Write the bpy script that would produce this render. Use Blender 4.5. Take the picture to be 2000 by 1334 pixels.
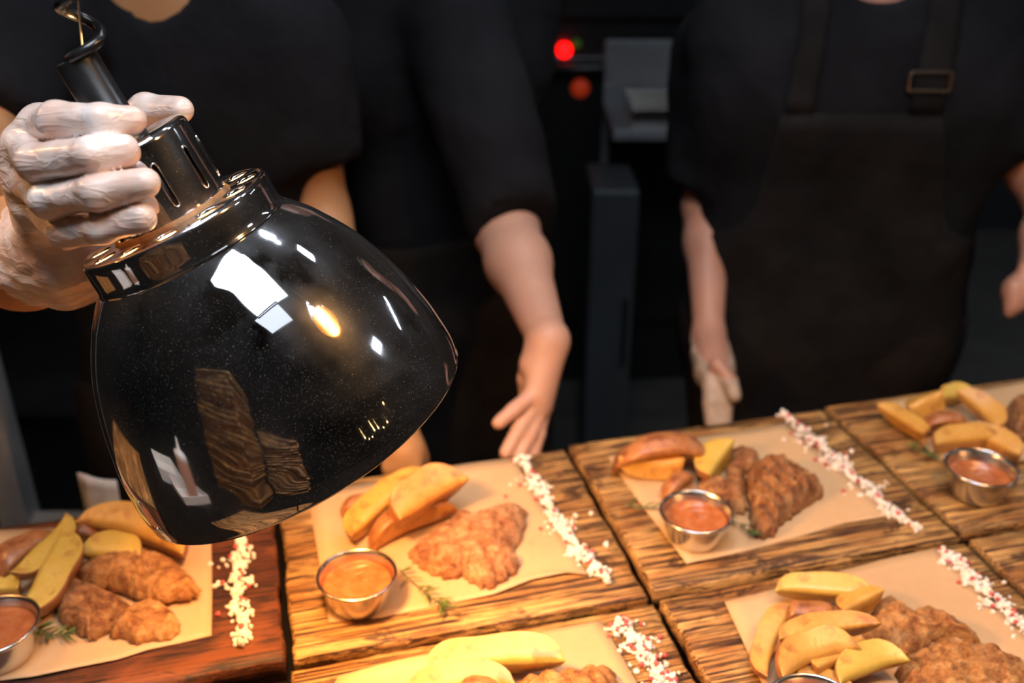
import bpy, bmesh, math, random
import numpy as np
from mathutils import Vector, Matrix

for o in list(bpy.data.objects):
    bpy.data.objects.remove(o)
scene = bpy.context.scene
COL = scene.collection

# ------------------------------------------------------------------ camera
CAM_Z = 1.525
FPX = 1932.0
PITCH = math.atan(957 / 1932.0)
CAM = np.array([0.0, 0.0, CAM_Z])
cd = bpy.data.cameras.new('camera')
cam = bpy.data.objects.new('camera', cd)
COL.objects.link(cam)
cam.location = CAM
cam.rotation_euler = (math.pi / 2 - PITCH, 0, 0)
cd.sensor_width = 36.0
cd.lens = 36.0 * FPX / 2000.0
cd.clip_start = 0.02
cd.dof.use_dof = True
cd.dof.focus_distance = 0.585
cd.dof.aperture_fstop = 5.0
scene.camera = cam

# ------------------------------------------------------------------ world, exposure
w = bpy.data.worlds.new('world')
scene.world = w
w.use_nodes = True
w.node_tree.nodes['Background'].inputs[0].default_value = (0.5, 0.6, 0.8, 1)
w.node_tree.nodes['Background'].inputs[1].default_value = 0.0
scene.view_settings.view_transform = 'Standard'
scene.view_settings.look = 'None'
scene.view_settings.exposure = 0.0
scene.view_settings.gamma = 1.0
scene.view_settings.use_curve_mapping = False

# strengths of the lamps and stand-in panels (their builders use these)
PANEL_E = 15.0        # panel standing in for flash bounced off the ceiling
SPOT_E = 60.0         # small ceiling downlights
BULB_W = 10.5          # bulb in the held heat lamp
HANG_W = 20.0          # bulbs in the other heat lamps hanging over the boards
WARM = (1.0, 0.53, 0.19)

# ------------------------------------------------------------------ frames of reference
_fw = np.array([0, math.cos(PITCH), -math.sin(PITCH)])
_up = np.array([0, math.sin(PITCH), math.cos(PITCH)])
_rt = np.array([1.0, 0, 0])
def W(px, py, depth):
    return CAM + depth * ((px - 1000) / FPX * _rt - (py - 667) / FPX * _up + _fw)
H = 0.55
BOARD_T = 0.022
BOARD_TOP = CAM_Z - H
TABLE_Z = BOARD_TOP - BOARD_T
ANG = math.radians(14.6)
U = np.array([math.cos(ANG), math.sin(ANG), 0]); V = np.array([-math.sin(ANG), math.cos(ANG), 0])
def UV(u, v, z=0.0):
    p = (u * U + v * V) * H
    return np.array([p[0], p[1], z])
def on_board(px, py, dz=0.0):
    d = (px - 1000) / FPX * _rt - (py - 667) / FPX * _up + _fw
    return CAM + d * ((BOARD_TOP + dz - CAM_Z) / d[2])

# ------------------------------------------------------------------ helpers
def tag(o, label=None, cat=None, group=None, kind=None):
    if label: o['label'] = label
    if cat: o['category'] = cat
    if group: o['group'] = group
    if kind: o['kind'] = kind
    return o
def empty(name, loc=(0, 0, 0), rot=(0, 0, 0)):
    o = bpy.data.objects.new(name, None)
    o.empty_display_size = 0.05
    COL.objects.link(o)
    o.location = loc; o.rotation_euler = rot
    return o
def mesh_obj(name, verts, faces, mat=None, parent=None, smooth=True, mats=None, midx=None):
    me = bpy.data.meshes.new(name)
    me.from_pydata([tuple(map(float, v)) for v in verts], [], [tuple(int(i) for i in f) for f in faces])
    for m in (mats or ([mat] if mat else [])):
        me.materials.append(m)
    if midx is not None:
        me.polygons.foreach_set('material_index', list(midx))
    if smooth:
        me.polygons.foreach_set('use_smooth', [True] * len(me.polygons))
    me.update()
    o = bpy.data.objects.new(name, me)
    COL.objects.link(o)
    if parent: o.parent = parent
    return o
def bm_obj(name, bm, mat=None, parent=None, smooth=False):
    me = bpy.data.meshes.new(name)
    bmesh.ops.recalc_face_normals(bm, faces=bm.faces)
    bm.to_mesh(me); bm.free()
    if mat: me.materials.append(mat)
    if smooth:
        me.polygons.foreach_set('use_smooth', [True] * len(me.polygons))
    o = bpy.data.objects.new(name, me)
    COL.objects.link(o)
    if parent: o.parent = parent
    return o
def add_box(bm, c, s, rot=None, bevel=0.0):
    r = bmesh.ops.create_cube(bm, size=1.0)
    M = Matrix.Translation(Vector(c)) @ (rot.to_4x4() if rot else Matrix.Identity(4)) @ Matrix.Diagonal((s[0], s[1], s[2], 1))
    bmesh.ops.transform(bm, matrix=M, verts=r['verts'])
    if bevel:
        ed = list({e for v in r['verts'] for e in v.link_edges})
        bmesh.ops.bevel(bm, geom=ed, offset=bevel, segments=2, affect='EDGES', profile=0.5)
def box_obj(name, c, s, mat, parent=None, rotz=0.0, bevel=0.004):
    bm = bmesh.new()
    add_box(bm, (0, 0, 0), s, bevel=bevel)
    o = bm_obj(name, bm, mat, parent)
    o.location = c; o.rotation_euler = (0, 0, rotz)
    return o
def lathe(profile, n=64):
    vs, fs = [], []
    m = len(profile)
    for i in range(n):
        a = 2 * math.pi * i / n
        for r, z in profile:
            vs.append((r * math.cos(a), r * math.sin(a), z))
    for i in range(n):
        j = (i + 1) % n
        for k in range(m - 1):
            fs.append((i * m + k, j * m + k, j * m + k + 1, i * m + k + 1))
    return vs, fs
def tube(pts, radii, n=10, cap=True):
    pts = [Vector(p) for p in pts]
    if not hasattr(radii, '__len__'): radii = [radii] * len(pts)
    vs, fs = [], []
    prev = None
    for i, p in enumerate(pts):
        t = (pts[min(i + 1, len(pts) - 1)] - pts[max(i - 1, 0)]).normalized()
        if prev is None:
            x = t.orthogonal().normalized()
        else:
            x = (prev - t * prev.dot(t)).normalized()
        prev = x
        y = t.cross(x)
        for k in range(n):
            a = 2 * math.pi * k / n
            vs.append(p + (x * math.cos(a) + y * math.sin(a)) * radii[i])
    for i in range(len(pts) - 1):
        for k in range(n):
            l = (k + 1) % n
            fs.append((i * n + k, i * n + l, (i + 1) * n + l, (i + 1) * n + k))
    if cap:
        fs.append(tuple(range(n))[::-1])
        fs.append(tuple((len(pts) - 1) * n + k for k in range(n)))
    return vs, fs
def catmull(pts, per=8, closed=False):
    P = [np.array(p, float) for p in pts]
    out = []
    n = len(P)
    rng = range(n) if closed else range(n - 1)
    for i in rng:
        if closed:
            p0, p1, p2, p3 = P[(i - 1) % n], P[i], P[(i + 1) % n], P[(i + 2) % n]
        else:
            p0, p1, p2, p3 = P[max(i - 1, 0)], P[i], P[i + 1], P[min(i + 2, n - 1)]
        for k in range(per):
            t = k / per
            out.append(0.5 * ((2 * p1) + (-p0 + p2) * t + (2 * p0 - 5 * p1 + 4 * p2 - p3) * t * t + (-p0 + 3 * p1 - 3 * p2 + p3) * t ** 3))
    if not closed: out.append(P[-1])
    return out
def wav(p, freq, seed, n=5):
    """smooth pseudo noise in about [-1, 1] for an (N, 3) array"""
    r = np.random.RandomState(seed)
    p = np.asarray(p, float)
    s = np.zeros(p.shape[:-1])
    for k in range(n):
        d = r.normal(size=3); d /= np.linalg.norm(d)
        s += np.sin(p @ d * freq * r.uniform(0.6, 1.6) + r.uniform(0, 6.28))
    return s / n * 1.5

# ---- signed distance fields and a surface-nets mesher for the organic shapes
def cone(a, b, ra, rb):
    a = np.asarray(a, float); b = np.asarray(b, float)
    ab = b - a; L = float(ab @ ab) + 1e-12
    def f(p):
        t = np.clip(((p - a) @ ab) / L, 0, 1)
        return np.linalg.norm(p - a - t[:, None] * ab, axis=1) - (ra + (rb - ra) * t)
    return f
def chain(pts, rad, k=0.004):
    fs = [cone(pts[i], pts[i + 1], rad[i], rad[i + 1]) for i in range(len(pts) - 1)]
    return smooth_union(fs, k)
def ellip(c, r):
    c = np.asarray(c, float); r = np.asarray(r, float)
    def f(p):
        q = (p - c)
        k0 = np.linalg.norm(q / r, axis=1); k1 = np.linalg.norm(q / (r * r), axis=1) + 1e-9
        return k0 * (k0 - 1) / k1
    return f
def smin(a, b, k):
    if k <= 0: return np.minimum(a, b)
    h = np.clip(0.5 + 0.5 * (b - a) / k, 0, 1)
    return b + (a - b) * h - k * h * (1 - h)
def smooth_union(fs, k):
    def f(p):
        d = fs[0](p)
        for g in fs[1:]: d = smin(d, g(p), k)
        return d
    return f
def surface(f, lo, hi, h):
    lo = np.asarray(lo, float); hi = np.asarray(hi, float)
    n = np.ceil((hi - lo) / h).astype(int) + 1
    ax = [lo[i] + np.arange(n[i]) * h for i in range(3)]
    F = np.empty(n)
    Y, Z = np.meshgrid(ax[1], ax[2], indexing='ij')
    for i0 in range(0, n[0], 16):
        xs = ax[0][i0:i0 + 16]
        P = np.empty((len(xs),) + Y.shape + (3,))
        P[..., 0] = xs[:, None, None]; P[..., 1] = Y; P[..., 2] = Z
        F[i0:i0 + 16] = f(P.reshape(-1, 3)).reshape(P.shape[:3])
    S = F < 0
    c = [(i, j, k) for i in (0, 1) for j in (0, 1) for k in (0, 1)]
    cnt = sum(S[i:n[0] - 1 + i, j:n[1] - 1 + j, k:n[2] - 1 + k].astype(np.int8) for i, j, k in c)
    idx = np.argwhere((cnt > 0) & (cnt < 8))
    vals = np.stack([F[idx[:, 0] + i, idx[:, 1] + j, idx[:, 2] + k] for i, j, k in c], 1)
    co = np.array(c, float)
    acc = np.zeros((len(idx), 3)); num = np.zeros(len(idx))
    for a in range(8):
        for b in range(a + 1, 8):
            if np.abs(co[a] - co[b]).sum() == 1:
                va, vb = vals[:, a], vals[:, b]
                m = (va < 0) != (vb < 0)
                t = np.where(m, va / np.where(m, va - vb, 1), 0)
                acc += np.where(m[:, None], co[a] + t[:, None] * (co[b] - co[a]), 0)
                num += m
    verts = lo + (idx + acc / num[:, None]) * h
    vid = -np.ones(tuple(n - 1), int)
    vid[idx[:, 0], idx[:, 1], idx[:, 2]] = np.arange(len(idx))
    faces = []
    for axx in range(3):
        o1, o2 = (axx + 1) % 3, (axx + 2) % 3
        sl0 = [slice(None)] * 3; sl1 = [slice(None)] * 3
        sl0[axx] = slice(0, -1); sl1[axx] = slice(1, None)
        e = np.argwhere(S[tuple(sl0)] != S[tuple(sl1)])
        e = e[(e[:, o1] >= 1) & (e[:, o2] >= 1) & (e[:, o1] < n[o1] - 1) & (e[:, o2] < n[o2] - 1)]
        q = []
        for d1, d2 in ((1, 1), (0, 1), (0, 0), (1, 0)):
            cc = e.copy(); cc[:, o1] -= d1; cc[:, o2] -= d2
            q.append(vid[cc[:, 0], cc[:, 1], cc[:, 2]])
        q = np.stack(q, 1)
        neg = ~S[e[:, 0], e[:, 1], e[:, 2]]
        q[neg] = q[neg][:, ::-1]
        faces.append(q)
    return verts, np.concatenate(faces)
def join_meshes(parts):
    vs, fs, off = [], [], 0
    for v, f in parts:
        vs.append(np.asarray(v)); fs += [tuple(int(i) + off for i in q) for q in f]; off += len(v)
    return np.concatenate(vs), fs

# ------------------------------------------------------------------ materials
def new_mat(name):
    m = bpy.data.materials.new(name); m.use_nodes = True
    nt = m.node_tree
    return m, nt, nt.nodes['Principled BSDF']
def N(nt, t, **kw):
    n = nt.nodes.new(t)
    for k, v in kw.items():
        if hasattr(n, k) and not k.startswith('i_'): setattr(n, k, v)
    return n
def noise(nt, vec, scale, detail=4, rough=0.55, dist=0.0):
    n = nt.nodes.new('ShaderNodeTexNoise')
    n.inputs['Scale'].default_value = scale; n.inputs['Detail'].default_value = detail
    n.inputs['Roughness'].default_value = rough; n.inputs['Distortion'].default_value = dist
    if vec is not None: nt.links.new(vec, n.inputs['Vector'])
    return n.outputs['Fac']
def ramp(nt, fac, stops):
    n = nt.nodes.new('ShaderNodeValToRGB')
    e = n.color_ramp.elements
    e[0].position, e[0].color = stops[0][0], tuple(stops[0][1]) + (1,)
    e[1].position, e[1].color = stops[-1][0], tuple(stops[-1][1]) + (1,)
    for p, c in stops[1:-1]:
        x = e.new(p); x.color = tuple(c) + (1,)
    nt.links.new(fac, n.inputs[0])
    return n.outputs[0]
def mix(nt, fac, a, b, mode='MIX'):
    n = nt.nodes.new('ShaderNodeMix'); n.data_type = 'RGBA'; n.blend_type = mode
    if isinstance(fac, float): n.inputs[0].default_value = fac
    else: nt.links.new(fac, n.inputs[0])
    for s, i in ((a, 6), (b, 7)):
        if isinstance(s, tuple): n.inputs[i].default_value = s + (1,)
        else: nt.links.new(s, n.inputs[i])
    return n.outputs[2]
def coords(nt, scale=(1, 1, 1), loc=(0, 0, 0), out='Object'):
    tc = nt.nodes.new('ShaderNodeTexCoord'); mp = nt.nodes.new('ShaderNodeMapping')
    mp.inputs['Scale'].default_value = scale; mp.inputs['Location'].default_value = loc
    nt.links.new(tc.outputs[out], mp.inputs[0])
    return mp.outputs[0]
def bump(nt, bsdf, h, strength, dist):
    b = nt.nodes.new('ShaderNodeBump')
    b.inputs['Strength'].default_value = strength; b.inputs['Distance'].default_value = dist
    nt.links.new(h, b.inputs['Height']); nt.links.new(b.outputs[0], bsdf.inputs['Normal'])
def plain(name, col, rough=0.6, metal=0.0, nscale=30.0, var=0.25, bumpd=0.0, spec=0.5):
    m, nt, b = new_mat(name)
    v = coords(nt)
    f = noise(nt, v, nscale, 5)
    lo = tuple(c * (1 - var) for c in col); hi = tuple(min(1, c * (1 + var)) for c in col)
    nt.links.new(ramp(nt, f, [(0.3, lo), (0.7, hi)]), b.inputs['Base Color'])
    b.inputs['Roughness'].default_value = rough; b.inputs['Metallic'].default_value = metal
    b.inputs['Specular IOR Level'].default_value = spec
    if bumpd: bump(nt, b, f, 0.6, bumpd)
    return m
def emit(name, col, s):
    m, nt, b = new_mat(name)
    b.inputs['Base Color'].default_value = tuple(0.3 * c for c in col) + (1,)
    b.inputs['Emission Color'].default_value = tuple(col) + (1,)
    b.inputs['Emission Strength'].default_value = s
    return m
def wood(name, seed, light, mid, dark, burn, burn_amt):
    """scorched board: grain along local x, charred streaks and torch-burnt patches"""
    m, nt, b = new_mat(name)
    s = seed * 3.17
    g = noise(nt, coords(nt, (5, 210, 210), (s, s * 2, 0)), 2.2, 6, 0.65, 0.6)
    fine = noise(nt, coords(nt, (20, 800, 800), (s, 0, s)), 1.6, 3, 0.6)
    big = noise(nt, coords(nt, (5.5, 13, 13), (s * 1.3, -s, 2)), 1.9, 5, 0.62, 0.5)
    streak = noise(nt, coords(nt, (7, 400, 400), (-s, s, 5)), 1.5, 5, 0.7, 0.35)
    base = ramp(nt, g, [(0.30, mid), (0.46, light), (0.60, light), (0.74, mid)])
    base = mix(nt, ramp(nt, fine, [(0.35, (0.0,) * 3), (0.62, (0.55,) * 3)]), base, mid)
    patch = ramp(nt, big, [(0.52 - burn_amt * 0.17, (0.0,) * 3), (0.58 - burn_amt * 0.12, (1.0,) * 3)])
    st = ramp(nt, streak, [(0.44, (0.0,) * 3), (0.54, (1.0,) * 3)])
    mul = nt.nodes.new('ShaderNodeMath'); mul.operation = 'MULTIPLY'
    nt.links.new(patch, mul.inputs[0]); nt.links.new(st, mul.inputs[1])
    c1 = mix(nt, ramp(nt, big, [(0.46, (0.0,) * 3), (0.62, (0.75,) * 3)]), base, dark)
    thin = noise(nt, coords(nt, (5, 560, 560), (s, -s, 3)), 1.3, 4, 0.6, 0.25)
    c1 = mix(nt, ramp(nt, thin, [(0.47, (0.0,) * 3), (0.58, (0.55,) * 3)]), c1, dark)
    c2 = mix(nt, mul.outputs[0], c1, burn)
    char = noise(nt, coords(nt, (9, 24, 24), (s, s, -s)), 1.8, 6, 0.7, 0.8)
    c2 = mix(nt, ramp(nt, char, [(0.56, (0.0,) * 3), (0.63, (0.9,) * 3)]), c2, burn)
    nt.links.new(c2, b.inputs['Base Color'])
    b.inputs['Roughness'].default_value = 0.5
    b.inputs['Specular IOR Level'].default_value = 0.35
    bump(nt, b, streak, 0.5, 0.0012)
    return m
LT = (0.78, 0.47, 0.17); MD = (0.50, 0.25, 0.075); DK = (0.33, 0.12, 0.026); BN = (0.035, 0.014, 0.007)
M_board = [wood('scorched_wood_%d' % i, i + 1, LT, MD, DK, BN, a) for i, a in enumerate((1.15, 1.3, 1.5, 1.45, 1.1, 1.25, 1.2))]
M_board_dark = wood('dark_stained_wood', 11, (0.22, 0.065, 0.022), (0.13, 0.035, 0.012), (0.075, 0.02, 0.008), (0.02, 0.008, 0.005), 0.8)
M_table = plain('dark_counter', (0.006, 0.005, 0.0045), 0.8, 0, 20, spec=0.05)
M_wall = plain('black_wall', (0.011, 0.011, 0.012), 0.7, 0, 5)
M_floor = plain('dark_tile', (0.05, 0.047, 0.045), 0.6, 0, 9)
M_ceil = plain('dark_ceiling', (0.02, 0.02, 0.022), 0.8, 0, 5)
M_black = plain('black_plastic', (0.012, 0.012, 0.013), 0.32, 0, 60, 0.4)
M_cord = plain('black_rubber_cord', (0.014, 0.014, 0.015), 0.25, 0, 90, 0.3)
M_shirt = plain('black_cotton', (0.0095, 0.0095, 0.0115), 0.9, 0, 9, 0.35, 0.02, 0.12)
M_apron = plain('charcoal_apron_cloth', (0.012, 0.0105, 0.0105), 0.9, 0, 11, 0.35, 0.015, 0.12)
M_pants = plain('dark_brown_twill', (0.013, 0.0095, 0.008), 0.9, 0, 14, 0.4, 0.01, 0.12)
M_shoe = plain('black_leather', (0.012, 0.012, 0.012), 0.4, 0, 30)
M_hair = plain('dark_brown_hair', (0.025, 0.015, 0.01), 0.5, 0, 120, 0.5, 0.01)
M_eye = plain('eye_white_and_iris', (0.3, 0.25, 0.22), 0.2, 0, 40)
M_lip = plain('lip_skin', (0.42, 0.15, 0.12), 0.5, 0, 60)
M_steel = plain('brushed_steel', (0.62, 0.6, 0.57), 0.24, 1.0, 60, 0.08)
M_greymetal = plain('grey_painted_metal', (0.16, 0.165, 0.175), 0.45, 0.2, 8)
M_white = plain('off_white_paper_towel', (0.62, 0.58, 0.53), 0.8, 0, 40, 0.06, 0.004)
M_plastic_white = plain('white_plastic', (0.75, 0.75, 0.72), 0.35, 0, 20, 0.05)
M_bottle = plain('pink_sauce_in_clear_plastic', (0.65, 0.36, 0.26), 0.3, 0, 15, 0.1)
M_salt = plain('salt_crystal', (0.86, 0.78, 0.70), 0.35, 0, 300, 0.1)
M_pepper = plain('pink_peppercorn_husk', (0.52, 0.075, 0.075), 0.4, 0, 200, 0.4)
M_leaf = plain('rosemary_green', (0.085, 0.13, 0.03), 0.5, 0, 80, 0.4)
M_stem = plain('rosemary_stem', (0.14, 0.13, 0.05), 0.6, 0, 80, 0.3)

def skin_mat(name, col):
    m, nt, b = new_mat(name)
    v = coords(nt)
    f = noise(nt, v, 14, 4); f2 = noise(nt, v, 220, 3)
    c = ramp(nt, f, [(0.3, tuple(x * 0.85 for x in col)), (0.7, col)])
    nt.links.new(c, b.inputs['Base Color'])
    b.inputs['Roughness'].default_value = 0.5
    b.inputs['Subsurface Weight'].default_value = 0.15
    b.inputs['Subsurface Radius'].default_value = (0.01, 0.004, 0.002)
    b.inputs['Subsurface Scale'].default_value = 0.3
    bump(nt, b, f2, 0.15, 0.0004)
    return m
M_skin = skin_mat('warm_skin', (0.50, 0.25, 0.11))
M_skin2 = skin_mat('pink_skin', (0.56, 0.31, 0.22))
M_skin3 = skin_mat('ruddy_skin', (0.52, 0.26, 0.18))

def glove_mat():
    m, nt, b = new_mat('translucent_vinyl_glove')
    v = coords(nt)
    f = noise(nt, v, 45, 4, 0.5, 0.4)
    c = ramp(nt, f, [(0.32, (0.72, 0.50, 0.42)), (0.5, (0.80, 0.64, 0.58)), (0.68, (0.88, 0.80, 0.77))])
    nt.links.new(c, b.inputs['Base Color'])
    b.inputs['Roughness'].default_value = 0.36
    b.inputs['Coat Weight'].default_value = 0.6; b.inputs['Coat Roughness'].default_value = 0.2
    b.inputs['Subsurface Weight'].default_value = 0.2
    b.inputs['Subsurface Radius'].default_value = (0.008, 0.004, 0.003)
    b.inputs['Subsurface Scale'].default_value = 0.3
    wv = noise(nt, coords(nt, (11, 40, 60), (0, 0, 0)), 2.0, 2, 0.4, 0.9)
    r = ramp(nt, wv, [(0.40, (0,) * 3), (0.5, (1,) * 3), (0.60, (0,) * 3)])
    bump(nt, b, r, 0.22, 0.002)
    return m
M_glove = glove_mat()

def chrome_mat():
    m, nt, b = new_mat('dusty_black_chrome')
    v = coords(nt)
    smear = noise(nt, v, 13, 4, 0.6, 0.3)
    specks = noise(nt, v, 1700, 1, 0.4)
    cl = noise(nt, v, 9, 3)
    b.inputs['Metallic'].default_value = 1.0
    b.inputs['Base Color'].default_value = (0.56, 0.56, 0.58, 1)
    rr = ramp(nt, smear, [(0.45, (0.035,) * 3), (0.75, (0.13,) * 3)])
    nt.links.new(rr, b.inputs['Roughness'])
    out = nt.nodes['Material Output']
    df = nt.nodes.new('ShaderNodeBsdfDiffuse'); df.inputs[0].default_value = (0.42, 0.40, 0.38, 1)
    ms = nt.nodes.new('ShaderNodeMixShader')
    sp = ramp(nt, specks, [(0.66, (0,) * 3), (0.76, (0.28,) * 3)])
    veil = ramp(nt, cl, [(0.35, (0.002,) * 3), (0.72, (0.034,) * 3)])
    fac = mix(nt, 1.0, sp, veil, 'ADD')
    hz = nt.nodes.new('ShaderNodeBsdfGlossy'); hz.inputs['Color'].default_value = (0.5, 0.5, 0.52, 1)
    hz.inputs['Roughness'].default_value = 0.34
    mh = nt.nodes.new('ShaderNodeMixShader')
    nt.links.new(ramp(nt, smear, [(0.40, (0.0,) * 3), (0.75, (0.2,) * 3)]), mh.inputs[0])
    nt.links.new(b.outputs[0], mh.inputs[1]); nt.links.new(hz.outputs[0], mh.inputs[2])
    nt.links.new(fac, ms.inputs[0]); nt.links.new(mh.outputs[0], ms.inputs[1]); nt.links.new(df.outputs[0], ms.inputs[2])
    nt.links.new(ms.outputs[0], out.inputs['Surface'])
    return m
M_chrome = chrome_mat()
M_inner = plain('bare_reflector_metal', (0.85, 0.62, 0.36), 0.25, 1.0, 30, 0.05)
M_rust = plain('dusty_brass_dirt', (0.20, 0.11, 0.045), 0.6, 0.3, 90, 0.5, 0.001)

def paper_mat(seed):
    m, nt, b = new_mat('baking_paper_%d' % seed)
    v = coords(nt, (1, 1, 1), (seed * 1.7, seed, 0))
    f = noise(nt, v, 9, 4); fib = noise(nt, v, 160, 3)
    c = ramp(nt, f, [(0.3, (0.55, 0.335, 0.17)), (0.7, (0.63, 0.41, 0.22))])
    st = ramp(nt, noise(nt, v, 16, 3, 0.5, 0.4), [(0.66, (0,) * 3), (0.72, (0.55,) * 3)])
    c = mix(nt, st, c, (0.40, 0.21, 0.08))
    c = mix(nt, 0.12, c, fib, 'MULTIPLY')
    nt.links.new(c, b.inputs['Base Color'])
    b.inputs['Roughness'].default_value = 0.55
    bump(nt, b, f, 0.3, 0.002)
    return m
def flesh_mat(name, a, bb, edge):
    m, nt, b = new_mat(name)
    v = coords(nt)
    f = noise(nt, v, 90, 5, 0.6); g = noise(nt, v, 55, 5, 0.65)
    c = ramp(nt, f, [(0.3, a), (0.65, bb)])
    c = mix(nt, ramp(nt, g, [(0.52, (0,) * 3), (0.66, (0.8,) * 3)]), c, edge)
    nt.links.new(c, b.inputs['Base Color'])
    b.inputs['Roughness'].default_value = 0.36
    b.inputs['Subsurface Weight'].default_value = 0.1
    b.inputs['Subsurface Radius'].default_value = (0.006, 0.003, 0.001)
    b.inputs['Subsurface Scale'].default_value = 0.4
    bump(nt, b, noise(nt, v, 320, 3), 0.3, 0.0008)
    return m
M_flesh = flesh_mat('golden_fried_potato', (0.54, 0.26, 0.048), (0.64, 0.35, 0.078), (0.34, 0.11, 0.02))
M_flesh_y = flesh_mat('pale_yellow_potato', (0.54, 0.34, 0.05), (0.62, 0.42, 0.09), (0.38, 0.17, 0.03))
M_flesh_o = flesh_mat('orange_fried_potato', (0.50, 0.20, 0.04), (0.58, 0.28, 0.065), (0.28, 0.08, 0.02))
M_toast = flesh_mat('toasted_potato_edge', (0.30, 0.11, 0.03), (0.42, 0.18, 0.045), (0.18, 0.05, 0.015))
M_pskin = flesh_mat('roasted_potato_skin', (0.30, 0.10, 0.03), (0.46, 0.19, 0.07), (0.16, 0.04, 0.015))
def meat_mat(name, lo, mid, hi):
    m, nt, b = new_mat(name)
    v = coords(nt)
    f = noise(nt, v, 85, 7, 0.7, 0.7); g = noise(nt, v, 300, 4, 0.65, 0.4)
    c = ramp(nt, f, [(0.34, lo), (0.48, mid), (0.64, hi)])
    c = mix(nt, ramp(nt, g, [(0.48, (0,) * 3), (0.75, (0.6,) * 3)]), c, lo)
    nt.links.new(c, b.inputs['Base Color'])
    nt.links.new(ramp(nt, g, [(0.3, (0.15,) * 3), (0.7, (0.42,) * 3)]), b.inputs['Roughness'])
    bump(nt, b, mix(nt, 0.4, f, g), 1.0, 0.006)
    return m
M_meat = meat_mat('grilled_pork', (0.16, 0.045, 0.012), (0.46, 0.19, 0.055), (0.68, 0.37, 0.14))
M_meat_l = meat_mat('pale_grilled_pork', (0.18, 0.055, 0.02), (0.44, 0.185, 0.075), (0.68, 0.38, 0.19))
M_meat_d = meat_mat('dark_seared_pork', (0.075, 0.02, 0.007), (0.32, 0.12, 0.038), (0.56, 0.29, 0.11))
def sauce_mat():
    m, nt, b = new_mat('tomato_sauce')
    v = coords(nt)
    f = noise(nt, v, 90, 5)
    nt.links.new(ramp(nt, f, [(0.3, (0.32, 0.085, 0.026)), (0.7, (0.46, 0.16, 0.06))]), b.inputs['Base Color'])
    b.inputs['Roughness'].default_value = 0.12
    bump(nt, b, noise(nt, v, 120, 3), 0.5, 0.0015)
    return m
M_sauce = sauce_mat()

# ------------------------------------------------------------------ the room
def struct(o): o['kind'] = 'structure'; return o
RX0, RX1, RY0, RY1, RZ = -3.2, 4.2, -3.0, 4.2, CAM_Z + 1.02
struct(box_obj('floor', ((RX0 + RX1) / 2, (RY0 + RY1) / 2, -0.05), (RX1 - RX0, RY1 - RY0, 0.1), M_floor, bevel=0))
struct(box_obj('ceiling', ((RX0 + RX1) / 2, (RY0 + RY1) / 2, RZ + 0.05), (RX1 - RX0, RY1 - RY0, 0.1), M_ceil, bevel=0))
struct(box_obj('wall_back', ((RX0 + RX1) / 2, RY1 + 0.05, RZ / 2), (RX1 - RX0, 0.1, RZ), M_wall, bevel=0))
struct(box_obj('wall_front', ((RX0 + RX1) / 2, RY0 - 0.05, RZ / 2), (RX1 - RX0, 0.1, RZ), M_wall, bevel=0))
struct(box_obj('wall_left', (RX0 - 0.05, (RY0 + RY1) / 2, RZ / 2), (0.1, RY1 - RY0, RZ), M_wall, bevel=0))
struct(box_obj('wall_right', (RX1 + 0.05, (RY0 + RY1) / 2, RZ / 2), (0.1, RY1 - RY0, RZ), M_wall, bevel=0))

# ceiling lights, with two stand-in panels first
def ceiling_panel(x, y, sx, sy, rz, e, label):
    t = tag(empty('ceiling_light', (x, y, RZ), (0, 0, rz)), label, 'ceiling light')
    bm = bmesh.new()
    f = 0.02
    for c, s in (((0, sy / 2 + f / 2, -0.02), (sx + 2 * f, f, 0.04)), ((0, -sy / 2 - f / 2, -0.02), (sx + 2 * f, f, 0.04)),
                 ((sx / 2 + f / 2, 0, -0.02), (f, sy, 0.04)), ((-sx / 2 - f / 2, 0, -0.02), (f, sy, 0.04))):
        add_box(bm, c, s)
    bm_obj('frame', bm, M_greymetal, t)
    d = box_obj('diffuser', (0, 0, -0.018), (sx, sy, 0.02), emit('cool_light_diffuser', (0.82, 0.9, 1.0), e), t, bevel=0)
    return t
ceiling_panel(-0.03, 0.13, 0.74, 0.62, math.radians(-32), PANEL_E, 'square cool white panel standing in for flash bounced off the ceiling')  # stands in for the bounced flash, no real fixture
ceiling_panel(0.37, -0.31, 0.42, 0.50, math.radians(-32), PANEL_E * 0.12, 'dimmer added ceiling panel extending the pale patch reflected in the lamp shade')  # added to give the reflected patch its pale tail
ceiling_panel(0.12, 1.05, 0.13, 0.13, 0.2, SPOT_E, 'small cool ceiling downlight nearest the heat lamp')
ceiling_panel(0.58, 1.14, 0.13, 0.13, 0.2, SPOT_E, 'small cool ceiling downlight above the middle cook')
ceiling_panel(2.75, 2.6, 0.95, 0.10, -0.25, SPOT_E * 0.6, 'long narrow ceiling light in the far corner')
ceiling_panel(2.4, 0.72, 0.3, 0.3, 0.3, SPOT_E * 0.4, 'square ceiling light at the right end of the counter')

# counter under the boards
tb = tag(empty('serving_counter', UV(0.45, 0.55, 0)[:3], (0, 0, ANG)), 'dark serving counter carrying the wooden boards', 'counter')
u0, u1, v0, v1 = -2.6, 2.6, -1.35, 1.53
cu, cv = (u0 + u1) / 2 - 0.45, (v0 + v1) / 2 - 0.55
box_obj('worktop', (cu * H, cv * H, TABLE_Z - 0.02), ((u1 - u0) * H, (v1 - v0) * H, 0.04), M_table, tb, bevel=0.003)
for sx in (-1, 1):
    for sy in (-1, 1):
        box_obj('leg', ((cu + sx * (u1 - u0) * 0.46) * H, (cv + sy * (v1 - v0) * 0.44) * H, (TABLE_Z - 0.04) / 2), (0.06, 0.06, TABLE_Z - 0.04), M_greymetal, tb)

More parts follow.
